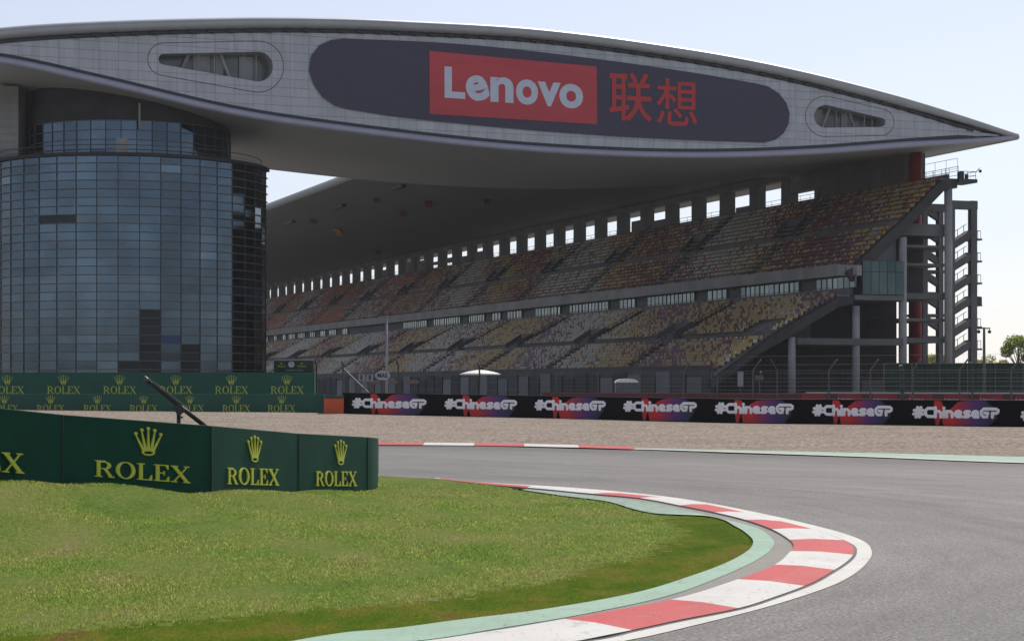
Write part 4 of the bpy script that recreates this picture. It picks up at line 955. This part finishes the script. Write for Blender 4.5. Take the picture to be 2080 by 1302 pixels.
v, f = fill2([ell(592,740,6.2,6.2,0,345,24)], .02); on_face((v, f), lambda x, y, z: fn(x, y, .05+z), 'clock_face', M['tag_white'], ck)
h = MB().bar(fn(592,740,.09), fn(592,735.5,.09), .05, .02).bar(fn(592,740,.09), fn(595,741,.09), .05, .02); h.build('clock_hand', M['black'], ck)
ob = thing('barrier_block', 'orange padded block between the green tyre wall and the black hashtag wall', 'barrier', P(678, 840, 132.4))
A, B = P(658.5, 840, 132.4), P(698, 840, 132.4)
MB().box(A[0], B[0], 132.4, 133.3, A[2]-.1, P(0,809.5,132.4)[2]).build('padding', M['orange'], ob)
MB().box(A[0], B[0], 132.5, 133.3, P(0,809.4,132.4)[2], P(0,803,132.4)[2]).build('cap', M['green_far'], ob)

# ------------------------------------------------------------------ black hashtag wall
def ribbon(path, r=.105): return [(x, y) for x, y in path], r
LET = {'#': ([[(.32,.05),(.47,.95)],[(.62,.05),(.77,.95)],[(.1,.33),(.92,.33)],[(.16,.67),(.98,.67)]], 1.05),
       'C': ([[(.82,.88),(.35,.88),(.14,.70),(.14,.30),(.35,.12),(.82,.12)]], .92),
       'h': ([[(.12,.95),(.12,.08)],[(.12,.60),(.48,.60),(.62,.46),(.62,.08)]], .78),
       'i': ([[(.12,.62),(.12,.08)],[(.12,.90),(.12,.93)]], .26),
       'n': ([[(.12,.62),(.12,.08)],[(.12,.60),(.48,.60),(.62,.46),(.62,.08)]], .78),
       'e': ([[(.16,.36),(.68,.36),(.62,.56),(.48,.64),(.28,.62),(.14,.46),(.14,.26),(.28,.12),(.66,.12)]], .80),
       's': ([[(.62,.62),(.26,.62),(.14,.52),(.26,.38),(.54,.36),(.64,.24),(.52,.12),(.12,.12)]], .76),
       'G': ([[(.98,.88),(.38,.88),(.14,.66),(.14,.34),(.36,.12),(.66,.12),(.70,.46)],[(.46,.50),(.74,.50)]], .86),
       'P': ([[(.30,.10),(.30,.50)],[(.10,.88),(.66,.88),(.84,.76),(.82,.58),(.66,.48),(.30,.48)]], .95)}
def word_stroke(txt):
    mb = MB(); x = 0
    for ch in txt:
        paths, wd = LET[ch]
        for p in paths:
            mb.tube([(q[0]+x, q[1], 0) for q in p],   .150, 8)
            for q in (p[0], p[-1]): mb.sphere((q[0]+x, q[1], 0), .150, 8)
        x += wd
    return mb.v, mb.f
HASH = word_stroke('#ChineseGP')
WA, WB = (-11.45, 133.0), (45.0, 133.0 - .7235*56.45)
hw = thing('barrier_wall', 'black wall across the gravel repeating a white hashtag on red and blue shapes', 'barrier', (WA[0], WA[1], 0))
dvec = Vector((WB[0]-WA[0], WB[1]-WA[1], 0)).normalized(); nvec = Vector((dvec.y, -dvec.x, 0))
def wz(x): return gz(x)
mb = MB(); nseg = 24; V = []
for i in range(nseg+1):
    k = i/nseg; x, y = WA[0]+(WB[0]-WA[0])*k, WA[1]+(WB[1]-WA[1])*k; z0 = wz(x)-.1; z1 = wz(x) + 1.44
    b_ = Vector((x, y, 0)) - nvec*.9
    V += [(x, y, z0), (x, y, z1), (b_.x, b_.y, z1), (b_.x, b_.y, z0)]
Fc = [(4*i+k, 4*i+4+k, 4*i+4+(k+1)%4, 4*i+(k+1)%4) for i in range(nseg) for k in range(4)] + [(0,1,2,3), (4*nseg+3,4*nseg+2,4*nseg+1,4*nseg)]
mb.add(V, Fc).build('panel', M['black_board'], hw)
fh = vplane(WA, WB)
def swoosh_mat():
    m, n, b = newmat('printed_swoosh'); tc = N(n, 'ShaderNodeTexCoord'); sp = N(n, 'ShaderNodeSeparateXYZ'); n.links.new(tc.outputs['Generated'], sp.inputs[0])
    r = ramp(n, sp.outputs[0], [(0, (.50,.012,.012)), (.30, (.60,.012,.012)), (.44, (.32,.012,.06)), (.60, (.12,.016,.15)), (.76, (.035,.016,.13)), (.9, (.012,.010,.045)), (1, (.006,.006,.010))])
    n.links.new(r.outputs[0], b.inputs['Base Color']); b.inputs['Roughness'].default_value = .45; return m
M['swoosh'] = swoosh_mat()
SP = [(715,867,809,831),(903,1051,810.5,833),(1086,1231,812.5,835.5),(1266,1416,815,838),(1452,1613,818,842.5),(1650,1814,822,847),(1853,2031,825.5,851.5),(2073,2262,830,857)]
for x0, x1, y0, y1 in SP:
    L_ = x1-x0; H_ = y1-y0; X = lambda k: x0 + L_*k
    zz_top = lambda px: HZ + 0*px
    def yt(px):
        p = fh(px, 820); x_ = p[0]; return HZ - (wz(x_) + 1.40 - HC)*F/p[1]
    def yb(px):
        p = fh(px, 820); x_ = p[0]; return HZ - (wz(x_) + .06 - HC)*F/p[1]
    shp = [(X(.27), yb(X(.27))), (X(.245), y0+H_*.3), (X(.25), yt(X(.25))+1), (X(.28), yt(X(.28))), (X(.33), yt(X(.33))+1), (X(.37), y0+H_*.15), (X(.41), y0+H_*.38), (X(.45), y0+H_*.12), (X(.53), yt(X(.53))+2), (X(.62), yt(X(.62))), (X(.84), yt(X(.84))), (X(.96), y0+H_*.3), (X(.97), y1-H_*.1), (X(.88), yb(X(.88))), (X(.36), yb(X(.36))), (X(.33), y1-H_*.2), (X(.30), yb(X(.30)))]
    v, f = fill2([shp], .006); on_face((v, f), lambda x, y, z: fh(x, y, .012+z), 'graphic', M['swoosh'], hw)
    a_ = np.array(HASH[0]); mn, mx = a_.min(0), a_.max(0)
    def mp(x, y, z): 
        u = (x-mn[0])/(mx[0]-mn[0]); q = (y-mn[1])/(mx[1]-mn[1]); px = x0+u*L_
        return fh(px, y1-1.5 + (y0-y1)*q + .012*(px-x0), .03 + z*.12)
    on_face(HASH, mp, 'lettering', M['hash_white'], hw)

# ------------------------------------------------------------------ catch fences behind the wall
def on_line(px, d):                                # sight line meets the wall line pushed back by d
    u = (px-CX)/F; ax, ay = WA[0]-nvec.x*d, WA[1]-nvec.y*d
    Y = (ax*nvec.x + ay*nvec.y) / (u*nvec.x + nvec.y); return u*Y, Y
def zat(py, Y): return HC + (HZ-py)/F*Y
fa = thing('catch_fence', 'tall wire catch fence on pale posts with hooked tops behind the black wall', 'fence', (*on_line(1300, 2.2), 0))
for px, ytop, hook in ((1301,752,-1),(1388,757,1),(1457,752,-1),(1530,752,1),(1579,752,-1),(1684,752,1),(1768,752,1),(1854,752,1),(1949,752,1),(2054,752,1),(1215,754,-1),(1130,754,1)):
    x, y = on_line(px, 2.2); zt_ = zat(ytop, y); q = MB()
    q.tube([(x, y, -.1), (x, y, zt_), (x + hook*.42, y-.25, zt_+.62)], .05, 6); q.build('post', M['steel'], fa)
def wires(par, d, px0, px1, z0, z1, nx_, nz_, r=.008):
    w_ = MB(); A = Vector((*on_line(px0, d), 0)); B = Vector((*on_line(px1, d), 0))
    for k in range(nz_): z = z0+(z1-z0)*k/(nz_-1); w_.tube([A+Vector((0,0,z)), B+Vector((0,0,z))], r, 3, cap=False)
    for k in range(nx_): p = A.lerp(B, k/(nx_-1)); w_.tube([p+Vector((0,0,z0)), p+Vector((0,0,z1))], r*.6, 3, cap=False)
    w_.build('wire_mesh', M['rail'], par)
wires(fa, 2.3, 1120, 2110, .4, 3.1, 130, 7, .006)
fb_ = thing('catch_fence', 'black post wire fence running behind the clock board and the black wall', 'fence', (*on_line(809, 5), 0))
for px, ytop in ((643,730),(697,734),(809,731),(974,738),(1087,736),(1202,744),(1447,734),(1833,742),(1975,736)):
    x, y = on_line(px, 5.); zt_ = zat(ytop, y); q = MB().tube([(x, y, -.1), (x, y, zt_-.35), (x-.12, y-.1, zt_)], .065 if px != 1833 else .13, 6); q.build('post', M['dark_steel'], fb_)
wires(fb_, 5.1, 640, 2110, .4, 4.0, 170, 8, .006)

# ------------------------------------------------------------------ small things between the walls and the stand
def vmast(name, label, cat, px, ytop, Y, r, mat): 
    x = (px-CX)/F*Y; o = thing(name, label, cat, (x, Y, 0)); MB().tube([(x, Y, -.05), (x, Y, zat(ytop, Y))], [r*1.2, r*.8], 10).build('pole', M[mat], o, smooth=True); return o, x
o, x = vmast('lamp_post', 'slim pale lamp post with twin dark heads in front of the grandstand', 'lamp post', 785.5, 641, 141, .10, 'pole')
zt_ = zat(641, 141)
MB().bar((x-.35,141,zt_+.05),(x+.4,141,zt_+.05),.08,.08).build('cross_arm', M['dark_steel'], o)
for k in (-1, 1): MB().bar((x+k*.3-.12,140.9,zt_+.2),(x+k*.3+.12,140.9,zt_+.08),.3,.16).build('lamp_head', M['dark_steel'], o)
o, x = vmast('lamp_post', 'grey camera pole with two small hanging heads beside the stair tower', 'lamp post', 1999, 665, 146, .11, 'steel')
zt_ = zat(667, 146); MB().bar((x-.5,146,zt_),(x+.45,146,zt_),.09,.09).build('cross_arm', M['dark_steel'], o)
for k in (-1, 1): MB().sphere((x+k*.4, 146, zt_-.25), .14, 8).tube([(x+k*.4,146,zt_-.2),(x+k*.4,146,zt_)], .03, 5).build('camera_head', M['dark_steel'], o)
# oval sign and the two number plates
Y = 138.5; sg = thing('oval_sign', 'white oval sign with dark letters hanging beside the pale lamp post', 'sign', P(777, 762, Y))
fs = vplane((-9, Y), (-8, Y))
v, f = fill2([ell(777,762.5,15.5,9.6,0,345,28)], .03); on_face((v, f), lambda x, y, z: fs(x, y, .04+z), 'plate', M['tag_white'], sg)
put_text('MAS', .02, 767, 787, 757.5, 767, 0, fs, .09, 'lettering', M['black'], sg)
MB().tube([fs(777,772,0), P(777,812,Y)], .04, 6).build('stem', M['rail'], sg)
for k, (xa, xb, lab) in enumerate(((727.5,741,'pale number plate on the fence, next to the leaning bar'), (744.5,758,'pale number plate on the fence, next to the white oval sign'))):
    o = thing('number_plate', lab, 'sign', P((xa+xb)/2, 766, Y)); A, B = fs(xa, 774, .05), fs(xb, 759.5, .05)
    MB().box(A[0], B[0], A[1]-.04, A[1]+.04, A[2], B[2]).build('plate', M['pole'], o)
    put_text('1', .05, (xa+xb)/2-1.6, (xa+xb)/2+1.8, 761.5, 771.5, 0, fs, .11, 'lettering', M['black'], o)
    MB().tube([fs((xa+xb)/2, 772, 0), P((xa+xb)/2, 812, Y)], .03, 6).build('stem', M['rail'], o)
lb_ = thing('leaning_bar', 'slanting grey bar leaning from a fence post down to the black wall', 'metal bar', P(697, 800, 136.5))
MB().bar(P(698,750,136.5), P(748,798,135.8), .12, .12).tube([P(698,738,136.6), P(698,812,136.6)], .07, 6).sphere(P(738.5,789,135.8), .11, 8).build('bar', M['rail'], lb_)
# canopy, cabin, notice
Y = 152; x, _, z = P(975, 757, Y); um = thing('canopy', 'flat white sunshade canopy standing behind the black wall', 'canopy', (x, Y, 0))
mb = MB(); n = 20; rs = [(.0,.22),(.4,.19),(.9,.10),(1.35,-.02),(1.58,-.10),(1.56,-.16),(1.2,-.12),(0,-.08)]
vs = [(x + r*math.cos(2*math.pi*k/n), Y + r*math.sin(2*math.pi*k/n), z + dz) for r, dz in rs for k in range(n)]
mb.add(vs, [(i*n+k, i*n+(k+1)%n, (i+1)*n+(k+1)%n, (i+1)*n+k) for i in range(len(rs)-1) for k in range(n)]).build('cover', M['canvas'], um, smooth=True)
MB().tube([(x, Y, 0), (x, Y, z)], .05, 8).build('post', M['rail'], um)
MB().box(x-.85, x+.8, Y-.3, Y+.3, 1.18, 1.26).build('counter', M['canvas'], um)
Y = 141; x, _, _ = P(1273.5, 790, Y); kb_ = thing('cabin', 'small grey cabin with a white domed roof behind the black wall', 'cabin', (x, Y, 0)); hw_ = .80
zt_ = zat(777, Y); mb = MB().box(x-hw_, x+hw_, Y, Y+1.6, 0, zt_)
for k in (.33, .66): mb.box(x-hw_-.01, x+hw_+.01, Y-.03, Y, zt_*k-.02, zt_*k+.02)
mb.box(x+.18, x+.23, Y-.02, Y, .1, zt_-.1); mb.build('body', M['kiosk'], kb_)
mb = MB(); A = [(x + hw_*1.06*c, zt_ + .30*math.sqrt(max(0, 1-c*c))) for c in np.linspace(-1, 1, 15)]
mb.add([(a, Y-.08, b) for a, b in A] + [(a, Y+1.68, b) for a, b in A], [tuple(range(14,-1,-1)), tuple(range(15,30))] + [(i, i+1, i+16, i+15) for i in range(14)] + [(14,0,15,29)]).build('roof', M['canvas'], kb_)
Y = 130; nb = thing('notice_board', 'narrow pale upright notice on the fence under the end of the grandstand', 'sign', P(1504, 785, Y)); A, B = P(1498.5,785,Y), P(1510,755,Y)
MB().box(A[0], B[0], Y, Y+.05, A[2], B[2]).build('sheet', M['pole'], nb); MB().tube([P(1504,756,Y+.09), P(1504,812,Y+.09)], .035, 6).build('stem', M['rail'], nb)
Y = 131; nb = thing('speaker_box', 'small dark box fixed to the fence right of the upright notice', 'box', P(1543, 770, Y)); A, B = P(1536,772,Y), P(1551,762,Y)
MB().box(A[0], B[0], Y, Y+.3, A[2], B[2]).build('case', M['kiosk'], nb); MB().tube([P(1543,763,Y+.35), P(1543,812,Y+.35)], .04, 6).sphere(P(1545,757,Y+.2), .09, 8).build('stem', M['rail'], nb)
# red and maroon boards, green screen
rb_ = thing('barrier_wall', 'low red and maroon board wall with a white top edge before the green screen', 'barrier', P(1640, 800, 126))
Yr = lambda px: 127 - (px-1640)/460*11
xs = np.linspace(1100, 2110, 43); fr_ = vplane(P(1100,800,Yr(1100)), P(2110,800,Yr(2110)))
for k in range(42):
    a, b_ = xs[k], xs[k+1]; p, q = fr_(a, 800), fr_(b_, 800); z1 = 1.74
    mb = MB().hexa([(p[0],p[1],0),(q[0],q[1],0),(q[0],q[1]+.5,0),(p[0],p[1]+.5,0),(p[0],p[1],z1),(q[0],q[1],z1),(q[0],q[1]+.5,z1),(p[0],p[1]+.5,z1)])
    mb.build('panel', M['red_board'] if k % 3 and k > 21 else M['maroon_board'], rb_)
    if k % 3 == 1 and k > 24:
        ym = HZ + (HC-1.4)*F/p[1]; put_text('Lenovo', .03, a+2, a+32, ym-2.6, ym+3.2, .02, fr_, .03, 'lettering', M['tag_white'], rb_)
p, q = fr_(1640, 800), fr_(2110, 800); MB().bar((p[0],p[1]+.1,1.78), (q[0],q[1]+.1,1.78), .3, .07).build('top_edge', M['tag_white'], rb_)
sf_ = thing('screen_fence', 'tall dark green windbreak screen fence in front of the stair tower', 'fence', P(1795, 790, 156))
Y = 156; A, B = P(1795.5, 738, Y), P(2140, 738, Y)
MB().box(A[0], B[0], Y, Y+.06, .1, A[2]).build('screen', M['screen'], sf_)
MB().tube([(A[0],Y-.05,A[2]),(B[0],Y-.05,A[2])], .035, 6).build('top_rail', M['steel'], sf_)
for k in range(7): x = A[0] + 2.2*k; MB().tube([(x, Y-.06, 0), (x, Y-.06, A[2])], .045, 6).build('post', M['rail'], sf_)

# ------------------------------------------------------------------ leaning black camera pole behind the boards
Y = 35.2; q = lambda px, py, dy=0: P(px, py, Y+dy)
x, _, z = q(363, 828); gz_ = float(lawn_z(np.array([x]), np.array([Y]))[0])
cc = thing('camera_jib', 'black jib arm tilted on a short stand above the green boards', 'camera jib', (x, Y, gz_))
e0, e1 = Vector(q(293.5, 768.5)), Vector(q(430, 876)); d = (e1-e0).normalized()
MB().tube([e0, e0.lerp(e1, .25), e0.lerp(e1, .6), e1], [.033, .039, .043, .040], 10).build('arm', M['black'], cc, smooth=True)
MB().tube([e0 - d*.02, e0 + d*.11], .052, 10).build('arm_cap', M['rail'], cc, smooth=True)
up = Vector((-d.z, 0, d.x)); up = up if up.z > 0 else -up
MB().bar(e0 + d*.15 + up*.055, e0.lerp(e1, .55) + up*.06, .02, .015).build('cable', M['steel'], cc)
MB().tube([(x, Y, z-.02), (x, Y, z-.33), (x, Y, gz_+.2)], [.04, .036, .036], 10).build('mast', M['black'], cc, smooth=True)
MB().bar((x-.03, Y, z+.05), (x+.06, Y, z-.10), .13, .16).tube([(x+.055,Y-.09,z-.12),(x+.055,Y-.09,z+.09)], .014, 6).sphere((x+.07,Y-.08,z-.17), .022, 8).build('pivot_head', M['dark_steel'], cc)
for k in range(3):
    a = R(90 + 120*k); MB().tube([(x, Y, z-.30), (x+.07*math.cos(a), Y+.07*math.sin(a), z-.33), (x+.38*math.cos(a), Y+.38*math.sin(a), gz_+.02)], .017, 6).build('leg', M['black'], cc)

# ------------------------------------------------------------------ trees
def tree(name, label, px, Y, zc, rx, rz, mat, seed, nl=2600):
    r_ = np.random.default_rng(seed); x = (px-CX)/F*Y
    o = thing(name, label, 'tree', (x, Y, -.06), 'trees beyond the green screen')
    tk = MB(); tk.tube([(x, Y, -.1), (x+.1, Y, zc*.45), (x, Y, zc*.8), (x, Y, zc+rz*.4)], [.24, .19, .14, .06], 8)
    lobes = []
    for k in range(11):
        a = r_.uniform(0, 6.28); e = r_.uniform(-.75, 1.0); rad = math.sqrt(max(.05, 1-e*e))*r_.uniform(.45, .8)
        c = np.array([x + rx*rad*math.cos(a), Y + rx*rad*math.sin(a), zc + rz*e*.72]); lobes.append((c, r_.uniform(.3, .5)))
        tk.tube([(x, Y, zc*.6 + rz*.1*(k % 4)), tuple(c)], [.09, .03], 5)
    tk.build('trunk', M['trunk'], o)
    V = []
    for k in range(nl):
        c, lr = lobes[r_.integers(len(lobes))]; v = r_.normal(0, 1, 3); v /= np.linalg.norm(v); v *= r_.uniform(.35, 1.05)**.6
        p = c + v*np.array([rx*lr, rx*lr, rz*lr]); a = r_.normal(0, 1, 3); a /= np.linalg.norm(a); b = np.cross(a, r_.normal(0, 1, 3)); b /= np.linalg.norm(b); s = r_.uniform(.10, .24)
        V += [p - a*s, p + b*s*.5, p + a*s, p - b*s*.5]
    big('crown', np.array(V), np.arange(len(V)).reshape(-1, 4), M[mat], o)
tree('tree', 'taller pale green tree with an open crown beyond the green screen', 2069, 300, 7.6, 3.0, 2.2, 'leaf', 5, 3200)
tree('tree', 'low yellow green tree between the camera pole and the taller tree', 2012, 320, 5.4, 2.9, 1.6, 'leaf_pale', 8)
tree('tree', 'low olive tree seen through the bottom of the stair tower', 1897, 335, 5.6, 3.2, 1.9, 'leaf_pale', 12)

# ------------------------------------------------------------------ the air: thin backlit haze
hm = bpy.data.materials.new('haze_air'); hm.use_nodes = True; hn = hm.node_tree; hn.nodes.clear()
vo = hn.nodes.new('ShaderNodeVolumePrincipled'); vo.inputs['Color'].default_value = (.93, .95, 1, 1); vo.inputs['Density'].default_value = .0001
oo = hn.nodes.new('ShaderNodeOutputMaterial'); hn.links.new(vo.outputs[0], oo.inputs['Volume'])
hz = MB().box(-420, 420, -40, 720, -1.2, 50).build('haze', hm); hz['kind'] = 'stuff'
